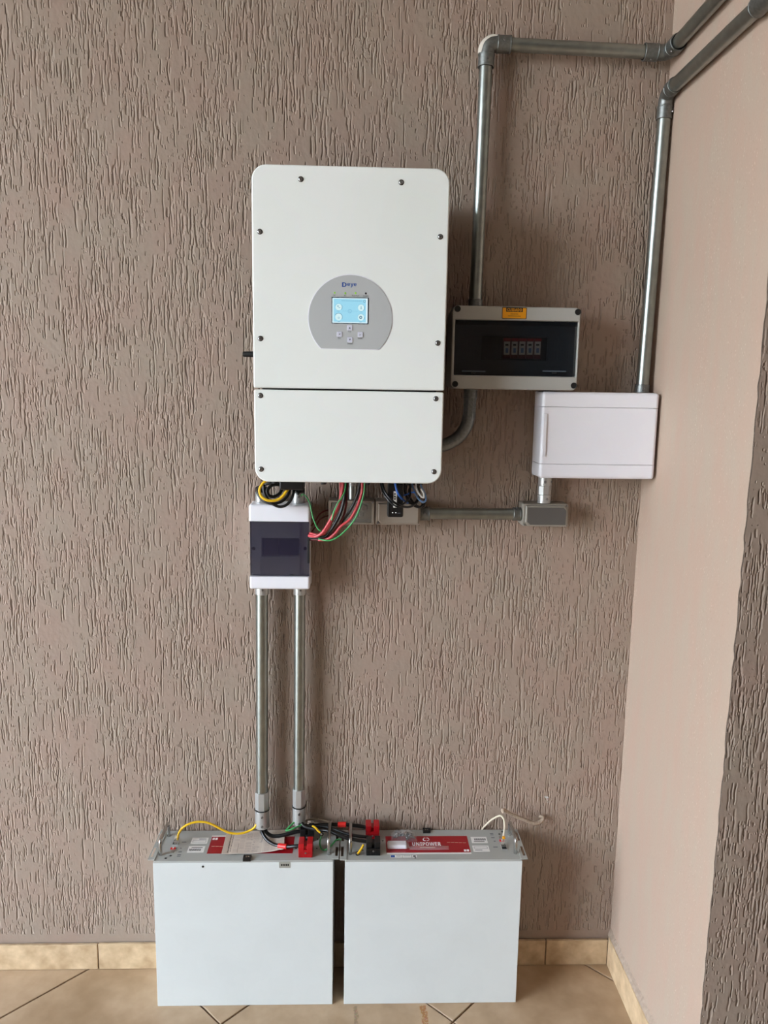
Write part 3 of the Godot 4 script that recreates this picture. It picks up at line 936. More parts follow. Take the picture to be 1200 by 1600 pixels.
func build_junction_boxes() -> void:
	# small cast box under the white one
	var t := thing("junction_box", "small cast metal junction box with dark grey lid under the white distribution box", "junction box", Vector3(0.469, 1.267, 0.0))
	ext(rr(0.4115, 1.2670, 0.5275, 1.3242, 0.004, 3), 0.0, 0.046, 0.001, 0.001)
	part("body", M.junction, t)
	var x0 := 0.4125; var x1 := 0.527; var y0 := 1.2672; var y1 := 1.3238
	ext(rr(x0, y0, x1, y1, 0.004, 3), 0.047, 0.054, 0.0015)
	var lid := part("lid", M.junction, t)
	ext(pg([Vector2(x0 + 0.014, y0 + 0.001), Vector2(x1 - 0.004, y0 + 0.001), Vector2(x1 - 0.004, y1 - 0.013), Vector2(x1 - 0.013, y1 - 0.003), Vector2(x0 + 0.005, y1 - 0.003), Vector2(x0 + 0.005, y0 + 0.011)]), 0.053, 0.064, 0.003)
	part("raised_rim", M.junction, lid)
	ext(pg([Vector2(x0 + 0.0175, y0 + 0.0055), Vector2(x1 - 0.0085, y0 + 0.0055), Vector2(x1 - 0.0085, y1 - 0.0150), Vector2(x1 - 0.0150, y1 - 0.0075), Vector2(x0 + 0.0095, y1 - 0.0075), Vector2(x0 + 0.0095, y0 + 0.0125)]), 0.0635, 0.0648, 0.0005)
	part("lid_panel", M.junction_lid, lid, "flat dark grey panel")
	screw(Vector3(x0 + 0.005, y0 + 0.004, 0.054), Vector3.BACK, 0.0028, lid)
	screw(Vector3(x1 - 0.005, y1 - 0.004, 0.054), Vector3.BACK, 0.0028, lid)
	# two boxes side by side below the inverter
	for k in 2:
		var a := -0.0732 if k == 0 else 0.0442
		var b := 0.0415 if k == 0 else 0.1560
		var q := thing("junction_box", "junction box with see-through lid behind the red and green wires" if k == 0 else "junction box with opaque beige lid behind the black plug-in stick", "junction box", Vector3((a + b) / 2, 1.267, 0.0))
		var lo := 1.2672; var hi := 1.3275
		if k == 0:
			plate_with_hole(rr(a, lo, b, hi, 0.004, 3), rr(a + 0.006, lo + 0.006, b - 0.006, hi - 0.006, 0.003, 3), 0.002, 0.050, 0.0012)
			part("body", M.junction_beige, q)
			bx(a, lo, 0.0, b, hi, 0.003, 0.001)
			part("back_plate", M.junction_beige, q)
			plate_with_hole(rr(a, lo, b, hi, 0.004, 3), rr(a + 0.007, lo + 0.005, b - 0.007, hi - 0.005, 0.003, 3), 0.0505, 0.056, 0.0014)
			var ld := part("lid", M.junction_beige, q, "lid frame round the see-through field")
			ext(rr(a + 0.0065, lo + 0.0045, b - 0.0065, hi - 0.0045, 0.003, 3), 0.0525, 0.0550, 0.0008)
			part("clear_field", M.clear, ld, "see-through plastic field")
			for e in [[0.070, 0.030, M.red_dark], [0.082, 0.022, M.junction_lid], [0.055, 0.020, M.cable_black], [0.090, 0.038, M.red_dark]]:
				var c := Vector3(a + e[0], lo + e[1], 0.018)
				bx(c.x - 0.007, c.y - 0.006, 0.003, c.x + 0.007, c.y + 0.006, 0.034, 0.003)
				part("wire_connector", e[2], q)
			screw(Vector3(b - 0.0045, hi - 0.004, 0.056), Vector3.BACK, 0.0032, ld)
			screw(Vector3(a + 0.0045, lo + 0.004, 0.056), Vector3.BACK, 0.0032, ld)
		else:
			ext(rr(a, lo, b, hi, 0.004, 3), 0.0, 0.050, 0.001, 0.001)
			part("body", M.junction_beige, q)
			ext(rr(a, lo, b, hi, 0.004, 3), 0.0505, 0.055, 0.0015)
			var ld := part("lid", M.junction_beige, q)
			ext(pg([Vector2(a + 0.014, lo + 0.004), Vector2(b - 0.005, lo + 0.004), Vector2(b - 0.005, hi - 0.006), Vector2(a + 0.006, hi - 0.006), Vector2(a + 0.006, lo + 0.012)]), 0.0545, 0.0635, 0.003)
			part("raised_field", M.junction_beige, ld)
			screw(Vector3(a + 0.006, lo + 0.005, 0.055), Vector3.BACK, 0.0035, ld)
			screw(Vector3(b - 0.006, hi - 0.005, 0.055), Vector3.BACK, 0.0032, ld)


# ---------------------------------------------------------------- conduits
func sleeve(a: Vector3, b: Vector3, r: float, parent: Node3D, m: Material, called := "coupling") -> MeshInstance3D:
	var l := a.distance_to(b)
	lathe(a, b - a, [[r * 0.86, 0.0], [r - 0.0006, 0.0], [r, 0.0008], [r, 0.0030], [r - 0.0007, 0.0036], [r - 0.0007, l - 0.0036], [r, l - 0.0030], [r, l - 0.0008], [r - 0.0006, l], [r * 0.86, l]], 28)
	return part(called, m, parent)

func hexnut(a: Vector3, b: Vector3, r: float, parent: Node3D, m: Material) -> MeshInstance3D:
	var pts := []
	for i in 8:
		pts.append(Vector2(cos(TAU * (i + 0.5) / 8), sin(TAU * (i + 0.5) / 8)) * r)
	ext(pg(pts), 0.0, a.distance_to(b), 0.0012, 0.0012, frame_of(a, b - a))
	return part("coupling", m, parent)

func pipe(a: Vector3, b: Vector3, r: float, parent: Node3D) -> void:
	rod(a, b, r, 0.0006, 28)
	part("pipe", M.galv, parent)

func build_conduits() -> void:
	var R := 0.0152
	# run 1: from the breaker enclosure up, across and out along the right wall
	var v0 := Vector3(0.2785, 1.7965, 0.034); var v1 := Vector3(0.2842, 2.342, 0.034)
	var t := thing("steel_conduit", "steel conduit rising from the grey breaker enclosure, turning across the wall top", "conduit", v0)
	pipe(v0 + Vector3(0, 0.018, 0), v1, R, t)
	var c0 := sleeve(v0, v0 + Vector3(0, 0.022, 0), R + 0.0028, t, M.cast)
	screw(v0 + Vector3(0.006, 0.010, R + 0.001), Vector3(0.3, 0, 1), 0.0032, c0)
	var e0 := Vector3(0.2845, 2.338, 0.034); var e1 := Vector3(0.2848, 2.366, 0.034)
	var h0 := Vector3(0.3080, 2.3885, 0.034); var h1 := Vector3(0.3405, 2.3882, 0.034)
	var rc := R + 0.0042
	tube(curve([e1 - Vector3(0, 0.004, 0), e1, e1 + Vector3(0.0035, 0.0135, 0), h0 - Vector3(0.012, 0.0025, 0), h0, h0 + Vector3(0.004, 0, 0)], 6), rc - 0.002, 24)
	var el := part("elbow", M.cast, t)
	tube(curve([e1 + Vector3(-0.0085, 0.000, 0.0), e1 + Vector3(-0.0060, 0.0165, 0.0), h0 + Vector3(-0.0160, 0.0065, 0.0), h0 + Vector3(0.0, 0.0090, 0.0)], 8), 0.0118, 18)
	part("cover_strip", M.elbow_pale, el, "pale strip round the outside of the bend")
	var s1 := sleeve(e0, e1, rc, t, M.cast)
	screw(e0.lerp(e1, 0.5) + Vector3(0, 0, rc - 0.0006), Vector3.BACK, 0.0034, s1)
	var s2 := sleeve(h0, h1, rc, t, M.cast)
	screw(h0.lerp(h1, 0.45) + Vector3(0, 0.003, rc - 0.0009), Vector3(0, 0.15, 1), 0.0034, s2)
	var k0 := Vector3(0.650, 2.3815, 0.034); var k1 := Vector3(0.683, 2.381, 0.034)
	pipe(h1 - Vector3(0.01, 0, 0), k0 + Vector3(0.01, 0, 0), R - 0.0004, t)
	var s3 := sleeve(k0, k1, rc, t, M.cast)
	screw(k0.lerp(k1, 0.5) + Vector3(0, -rc + 0.002, 0.006), Vector3(0, -1, 0.4), 0.003, s3)
	var XC := XR - 0.0185
	var g0 := Vector3(XC, 2.381, 0.060); var g1 := Vector3(XC, 2.3815, 0.092)
	tube(curve([k1 - Vector3(0.004, 0, 0), k1, Vector3(XC - 0.006, 2.381, 0.040), g0, g0 + Vector3(0, 0, 0.004)], 6), rc - 0.002, 24)
	part("elbow", M.cast, t)
	var s4 := sleeve(g0, g1, rc, t, M.cast)
	screw(g0.lerp(g1, 0.6) + Vector3(-0.010, -rc + 0.004, 0), Vector3(-0.6, -1, 0), 0.003, s4)
	pipe(g1 - Vector3(0, 0, 0.01), Vector3(XC, 2.392, 1.15), R - 0.0004, t)
	# run 2: from the white box up into the corner and out along the right wall
	var w0 := Vector3(0.7000, 1.6025, 0.034); var w1 := Vector3(0.7088, 2.245, 0.034)
	t = thing("steel_conduit", "steel conduit rising from the white distribution box in the corner", "conduit", w0)
	pipe(w0 + Vector3(0, 0.015, 0), w1, R, t)
	var c1 := sleeve(w0, w0 + Vector3(0.0003, 0.020, 0), R + 0.0026, t, M.cast)
	screw(w0 + Vector3(-0.003, 0.010, R + 0.0012), Vector3(-0.2, 0, 1), 0.0032, c1)
	var f0 := Vector3(0.7085, 2.236, 0.034); var f1 := Vector3(0.7088, 2.266, 0.034)
	var s5 := sleeve(f0, f1, rc - 0.0015, t, M.cast)
	screw(f0.lerp(f1, 0.5) + Vector3(rc * 0.75, 0, rc * 0.6), Vector3(0.8, 0, 0.6), 0.003, s5)
	var q0 := Vector3(0.7088, 2.292, 0.062); var q1 := Vector3(0.7088, 2.2925, 0.090)
	tube(curve([f1 - Vector3(0, 0.004, 0), f1, Vector3(0.7088, 2.284, 0.041), q0, q0 + Vector3(0, 0, 0.004)], 6), rc - 0.003, 24)
	part("elbow", M.cast, t)
	sleeve(q0, q1, rc - 0.0015, t, M.cast)
	pipe(q1 - Vector3(0, 0, 0.01), Vector3(0.7088, 2.289, 0.46), R, t)
	var s6 := sleeve(Vector3(0.7088, 2.289, 0.452), Vector3(0.7088, 2.289, 0.52), rc - 0.001, t, M.cast)
	s6.set_meta("label", "end coupling of the conduit")
	pipe(Vector3(0.7088, 2.289, 0.51), Vector3(0.7088, 2.289, 1.15), R, t)
	# run 3: bent flexible conduit from the breaker enclosure behind the inverter
	var b0 := Vector3(0.2735, 1.6042, 0.040)
	t = thing("bent_conduit", "dull grey bent conduit curving from the breaker enclosure behind the inverter", "conduit", Vector3(0.27, 1.47, 0.04))
	var c2 := sleeve(b0 + Vector3(-0.001, -0.022, 0), b0, R + 0.0020, t, M.cast)
	screw(b0 + Vector3(0.004, -0.011, R + 0.001), Vector3(0.2, 0, 1), 0.0032, c2)
	hexnut(b0 + Vector3(-0.0025, -0.070, 0), b0 + Vector3(-0.001, -0.0215, 0), R + 0.0008, t, M.cast)
	var cp2 := curve(pzs([[732.5, 650], [730, 662], [724, 674], [714, 685], [700, 693], [684, 698], [664, 701], [650, 702]], 0.040), 6)
	tube(cp2, R + 0.0006, 24)
	var fx := part("flexible_tube", M.cast, t)
	for i in range(3, cp2.size() - 8, 2):
		var dd: Vector3 = (cp2[i + 1] - cp2[i - 1]).normalized()
		var ring := []
		var X := frame_of(cp2[i], dd)
		for a in 19:
			var an := PI * 0.60 + PI * 0.75 * a / 18.0
			ring.append(X * Vector3(cos(an) * (R + 0.0006), sin(an) * (R + 0.0006), 0))
		tube(ring, 0.0009, 6)
	part("ribs", M.cast, fx)
	# run 4: short nipple between the white box and the cast junction box
	var n0 := Vector3(0.4685, 1.3245, 0.036); var n1 := Vector3(0.4688, 1.3935, 0.036)
	t = thing("conduit_nipple", "short shiny steel nipple between white distribution box and cast junction box", "conduit", n0)
	pipe(n0, n1, R, t)
	var s7 := sleeve(n0, n0 + Vector3(0, 0.021, 0), R + 0.0022, t, M.bare)
	screw(n0 + Vector3(0.004, 0.011, R + 0.0016), Vector3(0.2, 0, 1), 0.003, s7)
	var s8 := hexnut(n0 + Vector3(0, 0.0215, 0), n0 + Vector3(0, 0.044, 0), R + 0.0016, t, M.bare)
	var s9 := sleeve(n0 + Vector3(0, 0.0440, 0), n1, R + 0.0022, t, M.bare)
	screw(n0 + Vector3(-0.003, 0.054, R + 0.0016), Vector3(-0.2, 0, 1), 0.0032, s9)
	screw(n0 + Vector3(0.014, 0.054, R - 0.006), Vector3(1, 0, 0.5), 0.0028, s9)
	# run 5: level conduit between the two junction boxes
	var m0 := Vector3(0.1565, 1.2935, 0.034); var m1 := Vector3(0.4112, 1.2945, 0.034)
	t = thing("steel_conduit", "short level steel conduit between the beige and the cast junction boxes", "conduit", m0)
	pipe(m0 + Vector3(0.005, 0, 0), m1, R - 0.001, t)
	var sa := sleeve(m0, m0 + Vector3(0.024, 0, 0), R + 0.0030, t, M.cast)
	screw(m0 + Vector3(0.011, 0.003, R + 0.0024), Vector3(0, 0.15, 1), 0.0032, sa)
	var sb := sleeve(m1 - Vector3(0.020, 0, 0), m1, R + 0.0022, t, M.cast)
	screw(m1 + Vector3(-0.011, R + 0.001, 0.004), Vector3(0, 1, 0.3), 0.003, sb)
	# runs 6 and 7: down from the small breaker box to the batteries
	for k in 2:
		var xa := -0.2412 if k == 0 else -0.1452
		var xb := -0.2462 if k == 0 else -0.1485
		var yb := 0.442 if k == 0 else 0.4500
		var rp := 0.0158 if k == 0 else 0.0143
		var zc := 0.034
		t = thing("steel_conduit", "long upright steel conduit ending above the yellow cable" if k == 0 else "long upright steel conduit ending above the red and black battery connectors", "conduit", Vector3(xb, yb, zc))
		pipe(Vector3(xa, 1.1083, zc), Vector3(xb, 0.535, zc), rp, t)
		var sc := sleeve(Vector3(xa, 1.0820, zc), Vector3(xa, 1.1083, zc), rp + 0.0024, t, M.bare)
		screw(Vector3(xa + 0.003, 1.096, zc + rp + 0.0018), Vector3(0.2, 0, 1), 0.0030, sc)
		var yh := yb + 0.052
		hexnut(Vector3(xb, yh, zc), Vector3(xb, yh + 0.049, zc), rp + 0.0032, t, M.bare)
		lathe(Vector3(xb, yh - 0.0028, zc), Vector3.UP, [[rp + 0.0034, 0], [rp + 0.0042, 0.0004], [rp + 0.0042, 0.0024], [rp + 0.0034, 0.0030]], 24)
		part("rubber_ring", M.rubber, t)
		var sd := sleeve(Vector3(xb, yb, zc), Vector3(xb, yb + 0.0492, zc), rp + 0.0036, t, M.bare)
		for dy in [0.009, 0.036]:
			screw(Vector3(xb + 0.0015, yb + dy, zc + rp + 0.0026), Vector3(0.05, 0, 1), 0.0036, sd)
	# adapters on top of the small breaker box, and the nipple between inverter and clear box
	for k in 2:
		var xa := pz(409 if k == 0 else 466.5, 781, 0.045).x
		t = thing("conduit_adapter", "shiny conduit adapter on the small breaker box under the yellow cable loop" if k == 0 else "shiny conduit adapter on the small breaker box beside the thin green wire", "conduit", Vector3(xa, 1.3195, 0.045))
		sleeve(Vector3(xa, 1.3195, 0.045), Vector3(xa, 1.3450, 0.045), 0.0165, t, M.bare)
		lathe(Vector3(xa, 1.344, 0.045), Vector3.UP, [[0.0150, 0], [0.0158, 0.002], [0.0158, 0.012], [0.010, 0.016], [0.006, 0.017]], 20)
		part("gland_nut", M.black, t)
		screw(Vector3(xa + 0.002, 1.335, 0.045 + 0.0155), Vector3(0.1, 0, 1), 0.0034, t)
	var xn := pz(550.5, 770, 0.036).x
	t = thing("conduit_nipple", "short steel nipple rising from the see-through junction box behind the inverter", "conduit", Vector3(xn, 1.3278, 0.036))
	pipe(Vector3(xn, 1.3278, 0.036), Vector3(xn, 1.455, 0.036), 0.0108, t)
	sleeve(Vector3(xn, 1.362, 0.036), Vector3(xn, 1.4050, 0.036), 0.0124, t, M.bare)


# ---------------------------------------------------------------- batteries
func build_batteries() -> void:
	battery(Vector3(-0.281, 0, 0.0745), true)
	battery(Vector3(0.2045, 0, 0.0745), false)

func battery(c: Vector3, turned: bool) -> void:
	var lab := "flat white rack battery standing on edge under the paper sheet and yellow cable" if turned else "flat white rack battery standing on edge with uncovered red brand label on top"
	var t := thing("rack_battery", lab, "battery", c, "white rack batteries")
	var W := 0.4555; var H := 0.4085; var D := 0.1375
	var x := W / 2; var z := D / 2
	XF = Transform3D(Basis(Vector3.UP, PI if turned else 0.0), c)
	var B := XF.basis * Basis(Vector3.RIGHT, -PI / 2)   # lettering lies on the top panel
	bx(-x, 0.0, -z, x, H, z, 0.0012)
	var body := part("body", M.battery, t)
	bx(-x + 0.001, H - 0.0005, -z + 0.0008, x - 0.001, H + 0.005, z - 0.0006, 0.0012)
	var pn := part("top_panel", M.panel, t, "light grey connection panel")
	var Y := H + 0.005
	# rack ears with slots
	for s in [-1.0, 1.0]:
		var xa: float = s * (x - 0.004); var xb: float = s * (x + 0.0135)
		var lo := minf(xa, xb); var hi := maxf(xa, xb)
		var mid: float = (s * x + xb) / 2 + s * 0.001
		var bars := [[lo, mid - 0.0034, -z + 0.004, z], [mid + 0.0034, hi, -z + 0.004, z], [mid - 0.0034, mid + 0.0034, -z + 0.004, -z + 0.016], [mid - 0.0034, mid + 0.0034, -0.012, 0.012], [mid - 0.0034, mid + 0.0034, z - 0.014, z]]
		for r in bars:
			bx(r[0], Y - 0.0004, r[2], r[1], Y + 0.0024, r[3], 0.0003)
		part("rack_ear", M.panel, t, "slotted mounting ear")
		# handle bar
		var hx: float = s * (x - 0.0130)
		var hz := 0.042; var hh := 0.040
		var pts := [Vector3(hx, Y, -hz), Vector3(hx, Y + hh - 0.012, -hz), Vector3(hx, Y + hh - 0.003, -hz + 0.003), Vector3(hx, Y + hh, -hz + 0.012), Vector3(hx, Y + hh, 0), Vector3(hx, Y + hh, hz - 0.012), Vector3(hx, Y + hh - 0.003, hz - 0.003), Vector3(hx, Y + hh - 0.012, hz), Vector3(hx, Y, hz)]
		tube(curve(pts, 4), 0.0046, 14)
		part("handle", M.chrome, t, "chrome bar handle")
	# red brand label, stickers and prints
	var q := func(a, b, zz0, zz1, y, h): bx(a - 0.2045, y, zz0 - 0.0745, b - 0.2045, y + h, zz1 - 0.0745, 0.0)
	q.call(0.0830, 0.3030, 0.037, 0.1120, Y, 0.0003)
	var rl := part("brand_label", M.red_label, pn, "red brand label with white lettering")
	q.call(0.0850, 0.3040, 0.1120, 0.1180, Y, 0.0003)
	part("white_strip", M.sticker, rl)
	text("UNIPOWER", 0.0150, M.white_ink, Vector3(0.191 - 0.2045, Y + 0.0004, 0.0735 - 0.0745), rl, "lettering", B, 0.076, 700)
	# brand mark: two interlocked strokes
	var mk := Vector3(0.1915 - 0.2045, Y + 0.0003, 0.0530 - 0.0745)
	for s in [-1.0, 1.0]:
		var sp := []
		for a in 11:
			var an := -PI * 0.15 + PI * 1.3 * a / 10.0
			sp.append(mk + Vector3(s * (0.0035 + 0.0042 * sin(an)), 0.0003, s * 0.0065 * cos(an)))
		tube(sp, 0.0009, 6)
	part("brand_mark", M.white_ink, rl)
	for k in 5:
		q.call(0.246 + k * 0.0105, 0.2545 + k * 0.0105, 0.0660 + k * 0.0005, 0.0675 + k * 0.0005, Y + 0.0003, 0.0001)
	part("print", M.cream, rl)
	q.call(0.172, 0.213, 0.0885, 0.0905, Y + 0.0003, 0.0001)
	part("print", M.cream, rl)
	for k in 2:
		q.call(0.2865 + k * 0.0075, 0.2925 + k * 0.0075, 0.0985, 0.1075, Y + 0.0003, 0.0001)
	part("certification_mark", M.white_ink, rl)
	for s in [[0.3125, 0.3550, 0.0420, 0.0700], [0.3110, 0.3540, 0.0815, 0.1085]]:
		q.call(s[0], s[1], s[2], s[3], Y, 0.0003)
		var stc := part("sticker", M.sticker, pn, "white data sticker")
		if s[2] < 0.06:
			for k in 12: q.call(s[0] + 0.0085 + k * 0.0026, s[0] + 0.0101 + k * 0.0026, s[2] + 0.007, s[2] + 0.016, Y + 0.0003, 0.0001)
			q.call(s[0] + 0.006, s[1] - 0.008, s[2] + 0.020, s[2] + 0.0225, Y + 0.0003, 0.0001)
			part("print", M.ink_dark, stc)
		else:
			q.call(s[0] + 0.004, s[1] - 0.004, s[2] + 0.005, s[2] + 0.0058, Y + 0.0003, 0.0001)
			q.call(s[0] + 0.004, s[1] - 0.004, s[2] + 0.013, s[2] + 0.0138, Y + 0.0003, 0.0001)
			q.call(s[0] + 0.004, s[0] + 0.0048, s[2] + 0.005, s[2] + 0.0138, Y + 0.0003, 0.0001)
			q.call(s[1] - 0.0048, s[1] - 0.004, s[2] + 0.005, s[2] + 0.0138, Y + 0.0003, 0.0001)
			q.call(s[0] + 0.005, s[0] + 0.024, s[2] + 0.019, s[2] + 0.0215, Y + 0.0003, 0.0001)
			part("print", M.ink, stc)
	q.call(0.0930, 0.1230, 0.1215, 0.1325, Y, 0.0003)
	q.call(0.1245, 0.1470, 0.1215, 0.1325, Y, 0.0003)
	q.call(0.1495, 0.1610, 0.1215, 0.1325, Y, 0.0003)
	var st3 := part("sticker", M.sticker, pn)
	q.call(0.0940, 0.1045, 0.1223, 0.1317, Y + 0.0003, 0.0001)
	part("blue_field", M.blue_sticker, st3)
	q.call(0.108, 0.120, 0.1255, 0.1270, Y + 0.0003, 0.0001)
	q.call(0.127, 0.145, 0.1245, 0.1258, Y + 0.0003, 0.0001)
	q.call(0.152, 0.1585, 0.1240, 0.1300, Y + 0.0003, 0.0001)
	part("print", M.ink_dark, st3)
	# black clip at the rear edge
	q.call(0.186, 0.206, 0.0060, 0.0240, Y - 0.002, 0.0075)
	var cl := part("edge_clip", M.black, pn)
	for k in 2:
		lathe(Vector3(0.193 + k * 0.0055 - 0.2045, Y + 0.0055, 0.015 - 0.0745), Vector3.UP, [[0.0018, 0], [0.0018, 0.0006], [0, 0.001]], 8)
	part("pin", M.chrome, cl)
	# terminal blocks: black in front, red behind
	for s in [[0.0312, 0.0672, 0.0880, 0.1240, 0.0345, M.black], [0.0300, 0.0662, 0.0180, 0.0560, 0.0380, M.red]]:
		var a: float = s[0] - 0.2045; var b: float = s[1] - 0.2045; var f0: float = s[2] - 0.0745; var f1: float = s[3] - 0.0745; var hh: float = s[4]
		bx(a, Y, f0, b, Y + hh * 0.55, f1, 0.0012)
		bx(a, Y + hh * 0.5, f0, a + 0.0145, Y + hh, f1 - 0.004, 0.0015)
		bx(b - 0.0145, Y + hh * 0.5, f0, b, Y + hh, f1 - 0.004, 0.0015)
		bx(a + 0.010, Y + hh * 0.5, f0 + 0.004, b - 0.010, Y + hh * 0.80, f1 - 0.010, 0.0012)
		var tb := part("terminal_block", s[5], t, "red plastic terminal block" if s[5] == M.red else "black plastic terminal block")
		for e in [a + 0.0018, b - 0.0128]:   # raised frames on the outer faces
			for zz in [[f1 - 0.0003, f1 + 0.0008], [f0 - 0.0008, f0 + 0.0003]]:
				bx(e, Y + 0.0105, zz[0], e + 0.011, Y + 0.0118, zz[1], 0.0003)
				bx(e, Y + 0.0175, zz[0], e + 0.011, Y + 0.0186, zz[1], 0.0003)
				bx(e, Y + 0.001, zz[0], e + 0.0012, Y + 0.0182, zz[1], 0.0003)
				bx(e + 0.0098, Y + 0.001, zz[0], e + 0.011, Y + 0.0182, zz[1], 0.0003)
		part("moulding", s[5], tb)
		screw(Vector3((a + b) / 2, Y + 0.0125, f1), Vector3.BACK, 0.0026, tb)
		screw(Vector3((a + b) / 2, Y + 0.0125, f0), Vector3.FORWARD, 0.0026, tb)
	for e in [[0.0215, 0.058], [0.0755, 0.058], [0.0215, 0.1000], [0.157, 0.134]]:
		lathe(Vector3(e[0] - 0.2045, Y, e[1] - 0.0745), Vector3.UP, [[0.0024, -0.001], [0.0024, 0.0004], [0, 0.0004]], 10)
		part("panel_screw", M.case, pn)
	# ports at the far end
	q.call(0.386, 0.402, 0.0740, 0.1020, Y, 0.0016)
	var po := part("network_port", M.bare, pn, "metal network port with dark sockets")
	for k in 2:
		q.call(0.388, 0.400, 0.0765 + k * 0.0125, 0.0870 + k * 0.0125, Y + 0.0012, 0.0006)
	part("socket", M.dark_inside, po)
	q.call(0.3875, 0.4005, 0.0560, 0.0640, Y, 0.0014)
	var dip := part("dip_switch", M.shrink, pn, "small red switch block")
	q.call(0.3925, 0.3955, 0.0570, 0.0630, Y + 0.0013, 0.0006)
	part("slider", M.white_ink, dip)
	q.call(0.3885, 0.3955, 0.0400, 0.0500, Y, 0.0010)
	part("reset_key", M.junction, pn)
	for e in [[0.393, 0.029], [0.403, 0.018]]:
		lathe(Vector3(e[0] - 0.2045, Y, e[1] - 0.0745), Vector3.UP, [[0.0028, -0.0005], [0.0028, 0.0007], [0.0012, 0.0007], [0.001, 0]], 10)
		part("indicator_light", M.led_off, pn)
	for e in [[0.366, 0.378, 0.087], [0.372, 0.377, 0.060], [0.368, 0.377, 0.044], [0.3675, 0.3765, 0.031], [0.3675, 0.3765, 0.025]]:
		q.call(e[0], e[1], e[2], e[2] + 0.0028, Y, 0.0001)
	part("print", M.ink, pn)
	XF = Transform3D()
	if turned:
		var a := pz(436, 1356, c.z + z); var b := pz(454, 1346.5, c.z + z)
		bx(a.x, a.y, c.z + z - 0.0002, b.x, b.y, c.z + z + 0.0006, 0.0003)
		var np := part("name_plate", M.metal_plate, body, "small grey metal plate")
		for k in 5:
			var xx := a.x + 0.005 + k * 0.0042
			bx(xx, a.y + 0.0055, c.z + z + 0.0005, xx + 0.0030, b.y - 0.0055, c.z + z + 0.0008, 0.0)
		part("print", M.ink_dark, np)
		var p := pz(317, 1354, c.z + z)
		lathe(p, Vector3.BACK, [[0.0030, -0.0005], [0.0030, 0.0006], [0.0016, 0.0009], [0.0012, 0.0002], [0, 0.0002]], 12)
		part("screw", M.screw_dark, body)


# ---------------------------------------------------------------- cables
func cable(called: String, label: String, pts: Array, r: float, m: Material, group := "") -> MeshInstance3D:
	O = pts[-1] if pts[-1].y < pts[0].y else pts[0]
	tube(curve(pts, 7), r, 10)
	return solo(called, label, "cable", m, group)

